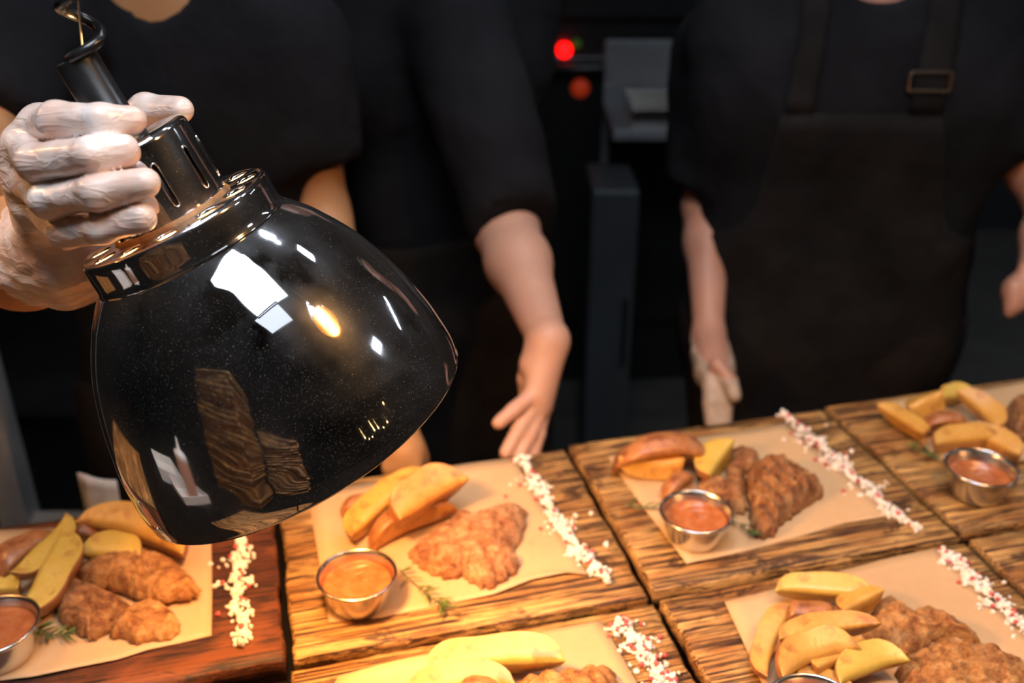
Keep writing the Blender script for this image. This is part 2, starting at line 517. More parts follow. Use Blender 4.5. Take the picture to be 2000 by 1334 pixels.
# ------------------------------------------------------------------ boards
_bm_cache = {}
def board_mesh(seed, wd, dp):
    """plank-built board with worn, slightly uneven edges"""
    r = random.Random(seed)
    nx, ny = 44, 34
    vs, fs = [], []
    def prof(s):                 # rounded edge drop for distance s to the rim
        return -0.0022 * max(0, 1 - s / 0.003) ** 2
    ph = [r.uniform(0, 6.28) for _ in range(8)]
    def wob(t, k): return 0.0008 * math.sin(t * 61 + ph[k]) + 0.0006 * math.sin(t * 147 + ph[k + 1]) + 0.0004 * math.sin(t * 391 + ph[k + 2])
    xs = [-0.5 + i / nx for i in range(nx + 1)]; ys = [-0.5 + j / ny for j in range(ny + 1)]
    # tighten the outer rows so the edge rounds off
    def tight(a, L):
        a = a[:]; a[1] = -0.5 + 0.0025 / L; a[-2] = 0.5 - 0.0025 / L; return a
    xs, ys = tight(xs, wd), tight(ys, dp)
    top = []
    for j, y in enumerate(ys):
        for i, x in enumerate(xs):
            X, Y = x * wd, y * dp
            ex = wob(Y, 0) if abs(x) > 0.49 else 0
            ey = wob(X, 3) if abs(y) > 0.49 else 0
            s = min(wd / 2 - abs(X), dp / 2 - abs(Y))
            z = prof(s) + 0.00025 * math.sin(Y * 900 + 3 * math.sin(X * 25 + ph[0]) + ph[5])
            vs.append((X + ex * (1 if x > 0 else -1), Y + ey * (1 if y > 0 else -1), z))
    W_ = nx + 1
    for j in range(ny):
        for i in range(nx):
            fs.append((j * W_ + i, j * W_ + i + 1, (j + 1) * W_ + i + 1, (j + 1) * W_ + i))
    rim = [i for i in range(W_)] + [j * W_ + nx for j in range(1, ny + 1)] + [ny * W_ + i for i in range(nx - 1, -1, -1)] + [j * W_ for j in range(ny - 1, 0, -1)]
    base = len(vs)
    for q in rim:
        x, y, z = vs[q]; vs.append((x, y, -BOARD_T))
    n = len(rim)
    for k in range(n):
        l = (k + 1) % n
        fs.append((rim[k], base + k, base + l, rim[l]))
    fs.append(tuple(base + k for k in range(n - 1, -1, -1)))
    return vs, fs
def board(u0, u1, v0, v1, mat, label, seed, dz=0.0):
    vs, fs = board_mesh(seed, (u1 - u0) * H, (v1 - v0) * H)
    o = mesh_obj('serving_board', vs, fs, mat)
    c = UV((u0 + u1) / 2, (v0 + v1) / 2, BOARD_TOP + dz)
    o.location = c; o.rotation_euler = (0, 0, ANG)
    return tag(o, label, 'board', 'wooden serving boards on the counter')
V0, V1 = 1.078, 1.505
F0, F1 = 0.625, 1.058
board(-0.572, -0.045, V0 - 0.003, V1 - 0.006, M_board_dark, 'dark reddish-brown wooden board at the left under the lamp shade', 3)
board(-0.033, 0.490, V0 - 0.006, V1 - 0.012, M_board[0], 'brightly lit scorched wooden board right below the heat lamp, in the back row', 5)
board(0.503, 1.034, V0, V1, M_board[1], 'scorched wooden board in the back row with a red sauce cup and sliced meat', 7)
board(1.046, 1.576, V0 + 0.008, V1 + 0.008, M_board[2], 'shaded scorched wooden board at the far right of the back row', 9)
board(-0.036, 0.490, F0, F1 - 0.004, M_board[4], 'bright wooden board in the front row, cut off by the bottom edge', 13)
board(0.505, 1.032, F0, F1 + 0.004, M_board[3], 'scorched wooden board in the front row with the heap of potato wedges', 15)
board(1.046, 1.576, F0, F1 + 0.012, M_board[5], 'wooden board corner at the right edge of the front row', 17)
board(-0.572, -0.045, 0.19, 0.615, M_board[2], 'bare wooden board lying below the frame at the left, reflected in the lamp rim', 23)
board(-0.033, 0.490, 0.175, 0.60, M_board[1], 'bare wooden board lying below the frame in the middle, reflected in the lamp rim', 25)
board(-1.112, -0.585, V0 - 0.003, V1 - 0.006, M_board[6], 'wooden board beyond the left edge beside the dark board', 19)

# ------------------------------------------------------------------ baking paper
def paper(corners, label, seed, cuts=None, lift=0.004):
    """corners: outline pixels on the board, counter-clockwise; a thin sheet with a slightly curling edge"""
    pts = [on_board(*c, 0.001) for c in corners]
    c = np.mean(pts, axis=0)
    loop = []
    n = len(pts)
    for i in range(n):
        a, b = pts[i], pts[(i + 1) % n]
        k = max(2, int(np.linalg.norm(b - a) / 0.008))
        for j in range(k): loop.append(a + (b - a) * j / k)
    rr = np.random.RandomState(seed)
    ph = rr.uniform(0, 6.28, 4)
    K = 9
    vs, fs = [], []
    L = len(loop)
    for s in range(1, K + 1):
        for q, p in enumerate(loop):
            x = c + (p - c) * (s / K)
            z = 0.0006 + 0.0004 * math.sin(x[0] * 40 + ph[0]) * math.sin(x[1] * 33 + ph[1])
            if s >= K - 1:
                e = 0.5 + 0.5 * math.sin(q / L * 6.28 * 3 + ph[2])
                z += lift * (0.35 if s == K - 1 else 1.0) * e * e * 0.8
            vs.append((x[0] - c[0], x[1] - c[1], max(0.0004, z)))
    vs.append((0, 0, 0.0008))
    for s in range(K - 1):
        for q in range(L):
            r = (q + 1) % L
            fs.append((s * L + q, (s + 1) * L + q, (s + 1) * L + r, s * L + r))
    ce = len(vs) - 1
    for q in range(L): fs.append((ce, q, (q + 1) % L))
    o = mesh_obj('baking_paper', vs, fs, paper_mat(seed))
    o.location = (c[0], c[1], BOARD_TOP)
    md = o.modifiers.new('thick', 'SOLIDIFY'); md.thickness = 0.0003; md.offset = 1
    return tag(o, label, 'paper', 'baking paper sheets on the boards')
paper([(-80, 1340), (65, 1325), (230, 1290), (290, 1270), (350, 1257), (413, 1241), (414, 1150), (413, 1048), (250, 1035), (100, 1031), (-120, 1040)], 'tan baking paper on the dark reddish board at left', 1, lift=0.003)
paper([(643, 1216), (745, 1205), (866, 1181), (965, 1163), (1039, 1136), (1106, 1123), (1147, 1126), (1100, 1050), (1050, 972), (1004, 897), (800, 928), (600, 962), (622, 1090)], 'glowing baking paper under the seared steak below the lamp', 2)
paper([(1340, 1106), (1456, 1077), (1560, 1049), (1610, 1033), (1652, 1021), (1740, 1010), (1640, 922), (1533, 826), (1360, 858), (1186, 892), (1262, 998)], 'baking paper under the sliced meat in the back row', 3)
paper([(1861, 922), (1990, 905), (2130, 880), (2060, 800), (2010, 745), (1860, 768), (1720, 793), (1790, 857)], 'shaded baking paper on the far right board', 4)
paper([(1470, 1300), (1530, 1440), (1800, 1420), (2120, 1340), (2000, 1233), (1915, 1152), (1829, 1074), (1620, 1122), (1415, 1176)], 'baking paper under the heap of potato wedges at bottom right', 5)
paper([(560, 1480), (900, 1460), (1320, 1440), (1285, 1400), (1240, 1334), (1173, 1211), (1030, 1238), (850, 1280), (662, 1322)], 'bright baking paper at the bottom centre, cut off by the frame', 6)

# ------------------------------------------------------------------ potato wedges
def wedge_mesh(L, R, seed, bend=0.0, ang=80, blunt=3.6):
    r = random.Random(seed)
    n = 22
    half = math.radians(ang / 2)
    sec = []
    for k in range(6):                       # cut face one, from the apex outwards
        t = (0, 0.22, 0.45, 0.68, 0.84, 0.94)[k]; sec.append((t, -half, 2 if k == 5 else 0))
    for k in range(9):                       # skin arc
        sec.append((1.0, -half + 2 * half * k / 8, 1 if k < 8 else 2))
    for k in range(5, 0, -1):
        t = (0, 0.22, 0.45, 0.68, 0.84, 0.94)[k]; sec.append((t, half, 0))
    m = len(sec)
    vs, fs, mi = [], [], []
    ph = [r.uniform(0, 6.28) for _ in range(6)]
    for i in range(n + 1):
        x = -1 + 2 * i / n
        x = math.sin(x * math.pi / 2) * 0.35 + x * 0.65
        s = max(0.0, 1 - abs(x) ** blunt) ** 0.55
        s = max(s, 0.02)
        X = x * L / 2
        bz = bend * (x * x - 0.33)
        for t, a, _ in sec:
            rr = R * s * t
            rr *= 1 + 0.06 * math.sin(x * 2.6 + a * 2 + ph[0]) + 0.02 * math.sin(x * 7 + a * 3 + ph[1])
            a2 = a
            if t == 1.0: rr *= 0.93 + 0.07 * math.cos(a / half * 1.3)
            # soften the apex
            cz = 0.10 * R * s if t == 0 else 0
            vs.append((X, rr * math.sin(a2), R * 0.55 * 1.0 - (rr * math.cos(a2) + cz) + bz + 0.0008 * math.sin(x * 4 + ph[2])))
    for i in range(n):
        for k in range(m):
            l = (k + 1) % m
            fs.append((i * m + k, (i + 1) * m + k, (i + 1) * m + l, i * m + l))
            mi.append(sec[k][2])
    fs.append(tuple(range(m))); mi.append(0)
    fs.append(tuple(n * m + k for k in range(m - 1, -1, -1))); mi.append(0)
    return vs, fs, mi
_wseed = [0]
def wedge(a, b, wpx, roll, label, za=0.012, zb=0.012, flesh=None, bend=0.004, ang=80, group=None, skin=None, blunt=3.6):
    """a, b: where the two ends are seen; wpx: seen breadth"""
    _wseed[0] += 1
    pa, pb = on_board(*a, za), on_board(*b, zb)
    L = np.linalg.norm(pb - pa)
    dist = np.linalg.norm((pa + pb) / 2 - CAM)
    R = wpx * dist / FPX / (2 * math.sin(math.radians(ang / 2))) * 1.0
    R = max(R * 1.08, 0.013)
    vs, fs, mi = wedge_mesh(L, R, _wseed[0], bend, ang, blunt)
    o = mesh_obj('potato_wedge', vs, fs, None, None, True, [flesh or M_flesh, skin or M_pskin, M_toast], mi)
    x = Vector((pb - pa) / L)
    y = Vector((0, 0, 1)).cross(x).normalized(); z = x.cross(y)
    M = Matrix((x, y, z)).transposed().to_4x4()
    o.matrix_world = Matrix.Translation(Vector((pa + pb) / 2)) @ M @ Matrix.Rotation(math.radians(roll), 4, 'X')
    # settle: lowest point not below the paper
    o.data.update()
    lo = min((o.matrix_world @ v.co).z for v in o.data.vertices)
    if lo < BOARD_TOP + 0.0016:
        o.matrix_world = Matrix.Translation((0, 0, BOARD_TOP + 0.0016 - lo)) @ o.matrix_world
    return tag(o, label, 'potato wedge', group)
GA, GB, GC, GD, GE, GF = ['potato wedges on the %s' % s for s in ('dark left board', 'board below the lamp', 'middle back board', 'far right board', 'bottom right board', 'bottom centre board')]
# left board
wedge((182, 1016), (388, 1078), 76, 75, 'largest golden potato wedge behind the meat on the dark left board', 0.016, 0.014, M_flesh, 0.006, 86, GA)
wedge((150, 1020), (40, 1135), 50, 42, 'slim yellow potato wedge leaning diagonally on the dark left board', 0.030, 0.022, M_flesh_y, 0.0, 70, GA)
wedge((152, 1052), (62, 1222), 70, 44, 'long bright yellow potato wedge reaching down to the sauce cup at left', 0.030, 0.008, M_flesh_y, 0.0, 76, GA)
wedge((166, 1072), (286, 1076), 60, 70, 'short yellow potato wedge between the meat and the largest wedge at left', 0.020, 0.018, M_flesh_y, 0.003, 80, GA)
wedge((-20, 1140), (112, 1042), 66, 170, 'brown skin-up potato wedge at the left edge of the dark board', 0.012, 0.016, M_flesh, 0.004, 84, GA)
wedge((-40, 1150), (46, 1146), 40, 60, 'small yellow potato wedge end just above the leftmost sauce cup', 0.012, 0.012, M_flesh_y, 0.002, 76, GA)
wedge((128, 1046), (206, 1042), 48, 175, 'small reddish skin-up potato wedge at the top of the left heap', 0.012, 0.012, M_flesh, 0.002, 80, GA)
# board below the lamp
wedge((668, 1052), (812, 920), 60, 55, 'long yellow-orange potato wedge leftmost in front on the board below the lamp', 0.014, 0.026, M_flesh, 0.002, 76, GB)
wedge((688, 1022), (768, 932), 36, 40, 'yellow potato wedge half hidden behind the long one below the lamp', 0.012, 0.02, M_flesh, 0.0, 70, GB)
wedge((756, 1008), (888, 930), 92, 72, 'broad orange potato wedge on top of the heap below the lamp', 0.037, 0.039, M_flesh_o, 0.001, 82, GB)
wedge((712, 1052), (884, 976), 68, 150, 'brown-skinned potato wedge in front, touching the steak below the lamp', 0.014, 0.018, M_flesh_o, 0.001, 82, GB)
wedge((664, 996), (724, 966), 30, 160, 'small browned potato wedge tip behind the heap below the lamp', 0.010, 0.010, M_flesh_o, 0.0, 76, GB)
# middle back board
wedge((1196, 886), (1394, 872), 76, 172, 'large reddish skin-up potato wedge at the back left of the middle back board', 0.026, 0.024, M_flesh_o, 0.006, 92, GC)
wedge((1206, 910), (1334, 914), 52, 30, 'golden potato wedge lying under the large skin-up wedge', 0.012, 0.012, M_flesh, 0.004, 80, GC)
wedge((1366, 936), (1416, 868), 60, 42, 'upright yellow potato wedge between the large wedge and the sliced meat', 0.012, 0.022, M_flesh_y, 0.0, 80, GC)
wedge((1296, 962), (1350, 924), 38, 165, 'small red-skinned potato wedge behind the middle sauce cup', 0.012, 0.012, M_flesh_o, 0.002, 80, GC)
# far right board
wedge((1724, 800), (1818, 858), 38, 60, 'slim golden potato wedge at the left end of the far right heap', 0.012, 0.012, M_flesh, 0.003, 76, GD)
wedge((1772, 806), (1838, 776), 50, 20, 'golden potato wedge standing up at the back of the far right heap', 0.012, 0.026, M_flesh, 0.0, 80, GD)
wedge((1830, 776), (1896, 770), 40, 70, 'yellow potato wedge at the very back of the far right board', 0.014, 0.014, M_flesh_y, 0.002, 80, GD)
wedge((1886, 766), (1966, 842), 46, 70, 'long golden potato wedge slanting down at the right of the far heap', 0.028, 0.016, M_flesh, 0.004, 80, GD)
wedge((1790, 824), (1900, 826), 48, 170, 'pinkish skin-up potato wedge in the middle of the far right heap', 0.02, 0.02, M_flesh_o, 0.003, 84, GD)
wedge((1810, 872), (1938, 856), 46, 65, 'pale golden potato wedge lying in front of the pinkish one', 0.010, 0.012, M_flesh, 0.003, 80, GD)
wedge((1890, 836), (2002, 892), 46, 70, 'golden potato wedge behind the far right sauce cup', 0.016, 0.012, M_flesh, 0.003, 80, GD)
# bottom right board
wedge((1512, 1142), (1704, 1156), 56, 72, 'yellow potato wedge with dark rim at the back of the bottom right heap', 0.016, 0.020, M_flesh_y, 0.003, 80, GE)
wedge((1634, 1196), (1714, 1156), 46, 40, 'short browned potato wedge touching the meat in the bottom right heap', 0.018, 0.022, M_flesh, 0.0, 76, GE)
wedge((1530, 1196), (1636, 1190), 46, 172, 'reddish skin-up potato wedge inside the bottom right heap', 0.012, 0.012, M_flesh_o, 0.002, 80, GE)
wedge((1474, 1326), (1524, 1184), 52, 50, 'upright golden potato wedge leftmost in the bottom right heap', 0.010, 0.022, M_flesh, 0.001, 78, GE)
wedge((1510, 1242), (1706, 1212), 50, 58, 'long golden potato wedge lying across the bottom right heap', 0.026, 0.028, M_flesh, 0.003, 78, GE)
wedge((1504, 1302), (1654, 1246), 78, 78, 'broad pale potato wedge in the middle of the bottom right heap', 0.022, 0.028, M_flesh, 0.004, 84, GE)
wedge((1582, 1308), (1684, 1256), 46, 40, 'narrow browned potato wedge between the two broad ones at bottom right', 0.022, 0.022, M_flesh, 0.0, 76, GE)
wedge((1620, 1318), (1754, 1274), 66, 74, 'broad golden potato wedge at the right of the bottom right heap', 0.018, 0.022, M_flesh_y, 0.003, 82, GE)
wedge((1552, 1318), (1668, 1350), 46, 60, 'potato wedge cut off by the bottom edge beside the steel cup', 0.016, 0.012, M_flesh, 0.002, 78, GE)
# bottom centre board
wedge((826, 1300), (1098, 1276), 84, 74, 'big glossy pale potato wedge, overexposed, on the bottom centre board', 0.018, 0.02, M_flesh_y, 0.002, 84, GF, None, 4.5)
wedge((782, 1352), (1000, 1316), 76, 76, 'yellow half-moon potato wedge in front of the glossy one', 0.020, 0.022, M_flesh_y, 0.006, 86, GF)
wedge((880, 1356), (986, 1334), 50, 160, 'orange skin-up potato wedge cut off by the bottom edge', 0.034, 0.034, M_flesh_o, 0.003, 84, GF)

# ------------------------------------------------------------------ meat
def meat(outline, T, mat, label, seed, z0=0.0, ridges=0.0, rdir=0.0, tilt=0.0, group=None):
    pts = [on_board(*p, 0.4 * T + z0) for p in outline]
    c = np.mean(pts, axis=0)
    loop = catmull([p - c for p in pts], 9, True)
    L = len(loop); K = 26
    rr = np.random.RandomState(seed)
    # ragged edge
    jag = np.array([1 + 0.03 * math.sin(q * 1.1 + rr.uniform(0, 0.8)) + 0.03 * rr.uniform(-1, 1) for q in range(L)])
    P, top = [], []
    for s in range(1, K + 1):
        t = s / K
        for q, p in enumerate(loop):
            e = 1 + (jag[q] - 1) * t ** 3
            P.append([p[0] * t * e, p[1] * t * e, T * (1 - t ** 4.5) ** 0.7])
    P.append([0, 0, T])
    P = np.array(P)
    env = np.clip(P[:, 2] / T, 0.15, 1)
    D = wav(P * [1, 1, 0], 110, seed, 5) * 0.14 + wav(P * [1, 1, 0], 330, seed + 1, 7) * 0.12 + wav(P * [1, 1, 0], 900, seed + 2, 8) * 0.10
    if ridges:
        a = rdir + ANG
        s = P[:, 0] * math.cos(a) + P[:, 1] * math.sin(a)
        D += ridges * (np.abs(np.sin(s * 260 + 1.2 * wav(P, 60, seed + 4))) - 0.5)
    P[:, 2] += D * T * env
    P[:, 2] = np.maximum(P[:, 2], 0.0012)
    vs = [tuple(p) for p in P]
    fs = []
    for s in range(K - 1):
        for q in range(L):
            r = (q + 1) % L
            fs.append((s * L + q, (s + 1) * L + q, (s + 1) * L + r, s * L + r))
    ce = K * L
    for q in range(L): fs.append((ce, q, (q + 1) % L))
    base = len(vs)
    for q in range(L):
        x, y, z = vs[(K - 1) * L + q]
        vs.append((x * 0.97, y * 0.97, 0.0))
    for q in range(L):
        r = (q + 1) % L
        fs.append(((K - 1) * L + q, base + q, base + r, (K - 1) * L + r))
    fs.append(tuple(base + q for q in range(L - 1, -1, -1)))
    o = mesh_obj('grilled_meat', vs, fs, mat)
    o.location = (c[0], c[1], BOARD_TOP + 0.0016 + z0)
    o.rotation_euler = (tilt, 0, 0)
    return tag(o, label, 'meat', group)
def zz(l, s, ox, oy): return [(ox + x / s, oy + y / s) for x, y in l]
GM = 'pieces of grilled meat on the boards'
meat([(140, 1112), (180, 1094), (250, 1078), (310, 1082), (350, 1100), (375, 1125), (388, 1147), (370, 1160), (310, 1168), (270, 1163), (230, 1146), (180, 1134), (145, 1126)], 0.020, M_meat, 'smooth oval piece of grilled meat beside the yellow wedge on the dark board', 21, 0.004, group=GM)
meat([(138, 1136), (190, 1148), (240, 1172), (264, 1192), (250, 1214), (215, 1224), (180, 1242), (160, 1235), (115, 1210), (110, 1182), (122, 1152)], 0.018, M_meat_d, 'dark lumpy piece of grilled meat beside the rosemary on the dark board', 22, group=GM)
meat([(215, 1240), (230, 1208), (262, 1186), (305, 1172), (340, 1197), (352, 1225), (330, 1245), (290, 1248), (262, 1254), (240, 1242)], 0.013, M_meat, 'small ragged piece of grilled meat nearest the paper edge on the dark board', 23, group=GM)
meat(zz([(702, 575), (800, 490), (930, 400), (965, 362), (1080, 392), (1270, 340), (1325, 378), (1295, 500), (1235, 590), (1285, 632), (1225, 700), (1130, 758), (1030, 730), (985, 692), (900, 702), (780, 660), (720, 612)], 2.703, 540, 860), 0.021, M_meat_l, 'seared triangular steak with coarse crust on the board below the lamp', 24, group=GM)
meat(zz([(890, 380), (950, 312), (1030, 300), (1100, 300), (1180, 350), (1272, 432), (1200, 490), (1120, 550), (1062, 590), (1030, 640), (960, 645), (915, 580), (905, 480)], 2.5, 1100, 780), 0.024, M_meat_d, 'ridged dark slab of meat rightmost on the middle back board', 25, 0.0, 0.35, 0.15, group=GM)
meat(zz([(800, 330), (850, 300), (890, 360), (890, 480), (900, 530), (860, 552), (760, 495), (655, 440), (680, 400), (790, 420)], 2.5, 1100, 780), 0.014, M_meat_d, 'narrow bent strip of meat behind the sauce cup on the middle back board', 26, group=GM)
meat(zz([(800, 262), (880, 252), (960, 290), (915, 345), (830, 335)], 2.5, 1100, 780), 0.016, M_meat_d, 'small piece of meat behind the ridged slab', 27, group=GM)
meat([(1962, 800), (1985, 782), (2050, 790), (2090, 820), (2050, 862), (1990, 850), (1968, 830)], 0.022, M_meat_d, 'dark piece of meat at the right edge of the far right board', 28, group=GM)
meat(zz([(1230, 405), (1300, 400), (1420, 470), (1500, 448), (1660, 510), (1784, 602), (1660, 590), (1560, 582), (1500, 625), (1385, 692), (1340, 645), (1240, 605), (1165, 545), (1215, 490)], 2.632, 1240, 1020), 0.018, M_meat, 'flat ragged piece of meat next to the potato heap at bottom right', 29, group=GM)
meat(zz([(1355, 730), (1480, 660), (1580, 602), (1760, 642), (1990, 722), (2150, 860), (2080, 1000), (1700, 1040), (1420, 960)], 2.632, 1240, 1020), 0.022, M_meat, 'large glistening piece of meat in the bottom right corner', 30, 0.0, 0.12, 1.4, group=GM)
meat([(1010, 1332), (1080, 1322), (1140, 1322), (1192, 1306), (1206, 1340), (1180, 1400), (1060, 1410), (1000, 1380)], 0.016, M_meat, 'reddish meat slice cut off by the bottom edge on the bottom centre board', 31, 0.0, 0.3, 0.3, group=GM)

# ------------------------------------------------------------------ sauce cups
def sauce_cup(px, py, label, r=0.0315, h=0.030, fill=0.62):
    c = on_board(px, py, h)
    t = tag(empty('sauce_cup', (c[0], c[1], BOARD_TOP + 0.0012)), label, 'sauce cup', 'small steel sauce cups')
    rb = r * 0.72
    prof = [(0.0005, 0.0), (rb - 0.003, 0.0), (rb - 0.001, 0.0006), (rb, 0.002)]
    for k in range(1, 9):
        s = k / 8
        prof.append((rb + (r - 0.0015 - rb) * s ** 0.8, 0.002 + (h - 0.004) * s))
    for k in range(9):
        a = -math.pi / 2 + math.pi * 1.25 * k / 8
        prof.append((r - 0.0004 + 0.0013 * math.cos(a), h - 0.0008 + 0.0013 * math.sin(a)))
    for k in range(8, 0, -1):
        s = k / 8
        prof.append((rb + (r - 0.0015 - rb) * s ** 0.8 - 0.0009, 0.002 + (h - 0.0045) * s))
    prof += [(rb - 0.002, 0.0018), (0.0005, 0.0018)]
    vs, fs = lathe(prof, 72)
    mesh_obj('cup_body', vs, fs, M_steel, t)
    zf = h * fill
    rf = rb + (r - 0.0015 - rb) * ((zf - 0.002) / (h - 0.004)) ** 0.8 - 0.0009
    n = 48; R_ = 12
    vs = [(0, 0, zf)]; fs = []
    for i in range(1, R_ + 1):
        for k in range(n):
            a = 2 * math.pi * k / n; q = rf * i / R_
            z = zf + 0.0007 * math.sin(a * 3 + i * 0.7 + px) * math.sin(i * 0.9 + py) * (1 - (i / R_) ** 4) + (0.0012 * (i / R_) ** 8)
            vs.append((q * math.cos(a), q * math.sin(a), z))
    for k in range(n): fs.append((0, 1 + k, 1 + (k + 1) % n))
    for i in range(R_ - 1):
        for k in range(n):
            l = (k + 1) % n
            fs.append((1 + i * n + k, 1 + (i + 1) * n + k, 1 + (i + 1) * n + l, 1 + i * n + l))
    base = len(vs)
    for k in range(n):
        a = 2 * math.pi * k / n; vs.append((rb * 0.9 * math.cos(a), rb * 0.9 * math.sin(a), 0.003))
    for k in range(n):
        l = (k + 1) % n; fs.append((1 + (R_ - 1) * n + k, base + k, base + l, 1 + (R_ - 1) * n + l))
    fs.append(tuple(base + k for k in range(n - 1, -1, -1)))
    s = mesh_obj('sauce', vs, fs, M_sauce, t)
    s['label'] = 'orange-red tomato sauce'
    return t
sauce_cup(697, 1123, 'steel sauce cup of pale orange sauce below the lamp', 0.0315, 0.030, 0.70)
sauce_cup(1360, 1000, 'steel sauce cup of red sauce in front of the sliced meat', 0.0315, 0.030, 0.70)
sauce_cup(1917, 913, 'shaded steel sauce cup on the far right board', 0.0325, 0.031, 0.62)
sauce_cup(-14, 1222, 'steel sauce cup cut off by the left edge', 0.0325, 0.031, 0.72)
sauce_cup(1592, 1388, 'steel sauce cup showing only its rim at the bottom right edge', 0.0325, 0.030, 0.7)

# ------------------------------------------------------------------ rosemary
def rosemary(path, label, seed, length=0.012, nn=34, spread=1.0, z=0.003):
    rr = random.Random(seed)
    pts = [on_board(x, y, z + 0.002) for x, y in path]
    c = pts[0]
    P = catmull([p - c for p in pts], 8)
    t = tag(empty('rosemary_sprig', c), label, 'rosemary', 'rosemary sprigs')
    vs, fs = tube(P, [0.0008 - 0.0004 * i / len(P) for i in range(len(P))], 6)
    mesh_obj('stem', vs, fs, M_stem, t)
    V_, F_ = [], []
    for k in range(nn):
        i = rr.uniform(0.05, 1.0) * (len(P) - 2); i0 = int(i)
        p = P[i0] + (P[i0 + 1] - P[i0]) * (i - i0)
        d = (P[i0 + 1] - P[i0]); d = d / (np.linalg.norm(d) + 1e-9)
        side = np.array([-d[1], d[0], 0]) * rr.choice((-1, 1)) * spread
        dirn = d * rr.uniform(0.5, 1.1) + side * rr.uniform(0.5, 1.0) + np.array([0, 0, rr.uniform(-0.05, 0.7)])
        dirn /= np.linalg.norm(dirn)
        L = length * rr.uniform(0.7, 1.25)
        q = [p, p + dirn * L * 0.5 + np.array([0, 0, 0.0006]), p + dirn * L]
        for e in q: e[2] = max(e[2], -z - 0.0008)
        v, f = tube(q, [0.0005, 0.0009, 0.0002], 5)
        F_ += [tuple(i + len(V_) for i in g) for g in f]; V_ += v
    mesh_obj('needles', V_, F_, M_leaf, t)['kind'] = 'stuff'
    return t
rosemary([(52, 1212), (82, 1232), (108, 1240), (140, 1236)], 'green rosemary sprig beside the leftmost sauce cup', 1, 0.014, 26)
rosemary([(780, 1112), (810, 1140), (842, 1165), (872, 1192)], 'pale rosemary sprig lit yellow beside the sauce cup below the lamp', 2, 0.012, 26)
rosemary([(1218, 986), (1280, 992), (1360, 1000), (1430, 1016), (1468, 1046)], 'rosemary sprig sticking out under the middle sauce cup', 3, 0.012, 34, 0.5)
rosemary([(1766, 866), (1800, 884), (1856, 908)], 'thin rosemary sprig behind the far right sauce cup', 4, 0.010, 16, 0.4)

# ------------------------------------------------------------------ salt lines and pink peppercorns
_ico = bmesh.new(); bmesh.ops.create_icosphere(_ico, subdivisions=1, radius=1.0)
ICO_V = np.array([v.co[:] for v in _ico.verts]); ICO_F = [tuple(v.index for v in f.verts) for f in _ico.faces]; _ico.free()
_pc = bmesh.new(); bmesh.ops.create_icosphere(_pc, subdivisions=2, radius=0.0021)
PEPPER_ME = bpy.data.meshes.new('pink_peppercorn')
for v in _pc.verts: v.co *= 1 + 0.06 * math.sin(v.co.x * 3000) * math.sin(v.co.z * 2500)
_pc.to_mesh(PEPPER_ME); _pc.free(); PEPPER_ME.materials.append(M_pepper)
PEPPER_ME.polygons.foreach_set('use_smooth', [True] * len(PEPPER_ME.polygons))
def salt(path, wd, n, npep, label, plabel, seed):
    rr = np.random.RandomState(seed)
    P = catmull([on_board(x, y, 0.002) for x, y in path], 10)
    c = P[0].copy(); c[2] = BOARD_TOP
    V_, F_ = [], []
    def spot(spreadk):
        i = rr.uniform(0, len(P) - 1.001); i0 = int(i)
        p = P[i0] + (P[i0 + 1] - P[i0]) * (i - i0)
        t = i / (len(P) - 1)
        wl = wd * (0.35 + 0.65 * math.sin(math.pi * min(1, t * 1.05 + 0.08)) ** 0.6) * (0.75 + 0.45 * math.sin(t * 29 + seed))
        d = P[i0 + 1] - P[i0]; s = np.array([-d[1], d[0], 0]); s /= np.linalg.norm(s)
        off = rr.normal() * 0.36 * spreadk
        q = p + s * wl * off
        hgt = max(0.0, 1 - abs(off) * 1.1)
        return q, hgt
    for k in range(n):
        q, hgt = spot(1.0 if rr.rand() < 0.93 else 2.4)
        r = rr.uniform(0.0011, 0.0028)
        A = rr.normal(size=(3, 3)); Q, _ = np.linalg.qr(A)
        v = (ICO_V * rr.uniform(0.75, 1.2, (len(ICO_V), 1)) * r * np.array([1, rr.uniform(0.6, 1), rr.uniform(0.6, 1)])) @ Q
        z = rr.uniform(0, 0.0055) * hgt + r * 0.75
        v = v + q - c; v[:, 2] += z - (q[2] - c[2])
        F_ += [tuple(i + len(V_) for i in f) for f in ICO_F]; V_ += [tuple(x) for x in v]
    o = mesh_obj('coarse_salt', V_, F_, M_salt, None, False)
    o.location = c
    tag(o, label, 'salt', None, 'stuff')
    for k in range(npep):
        q, hgt = spot(1.5)
        b = bpy.data.objects.new('pink_peppercorn', PEPPER_ME)
        COL.objects.link(b)
        b.location = (q[0], q[1], BOARD_TOP + 0.002 + 0.0055 * hgt)
        b.scale = (rr.uniform(0.75, 1.1),) * 3
        b.rotation_euler = tuple(rr.uniform(0, 6, 3))
        tag(b, plabel, 'peppercorn', plabel.replace('pink peppercorn', 'pink peppercorns'))
salt([(468, 1020), (470, 1090), (462, 1150), (474, 1215), (472, 1262)], 0.015, 620, 24, 'line of coarse salt beside the paper on the dark left board', 'pink peppercorn in the salt on the dark left board', 1)
salt([(1018, 895), (1050, 950), (1090, 1020), (1130, 1075), (1165, 1110), (1190, 1140)], 0.016, 680, 26, 'line of coarse salt along the board below the lamp', 'pink peppercorn in the salt on the board below the lamp', 2)
salt([(1528, 808), (1590, 862), (1640, 908), (1690, 956), (1740, 1000), (1795, 1036)], 0.019, 620, 26, 'line of coarse salt along the middle back board', 'pink peppercorn in the salt on the middle back board', 3)
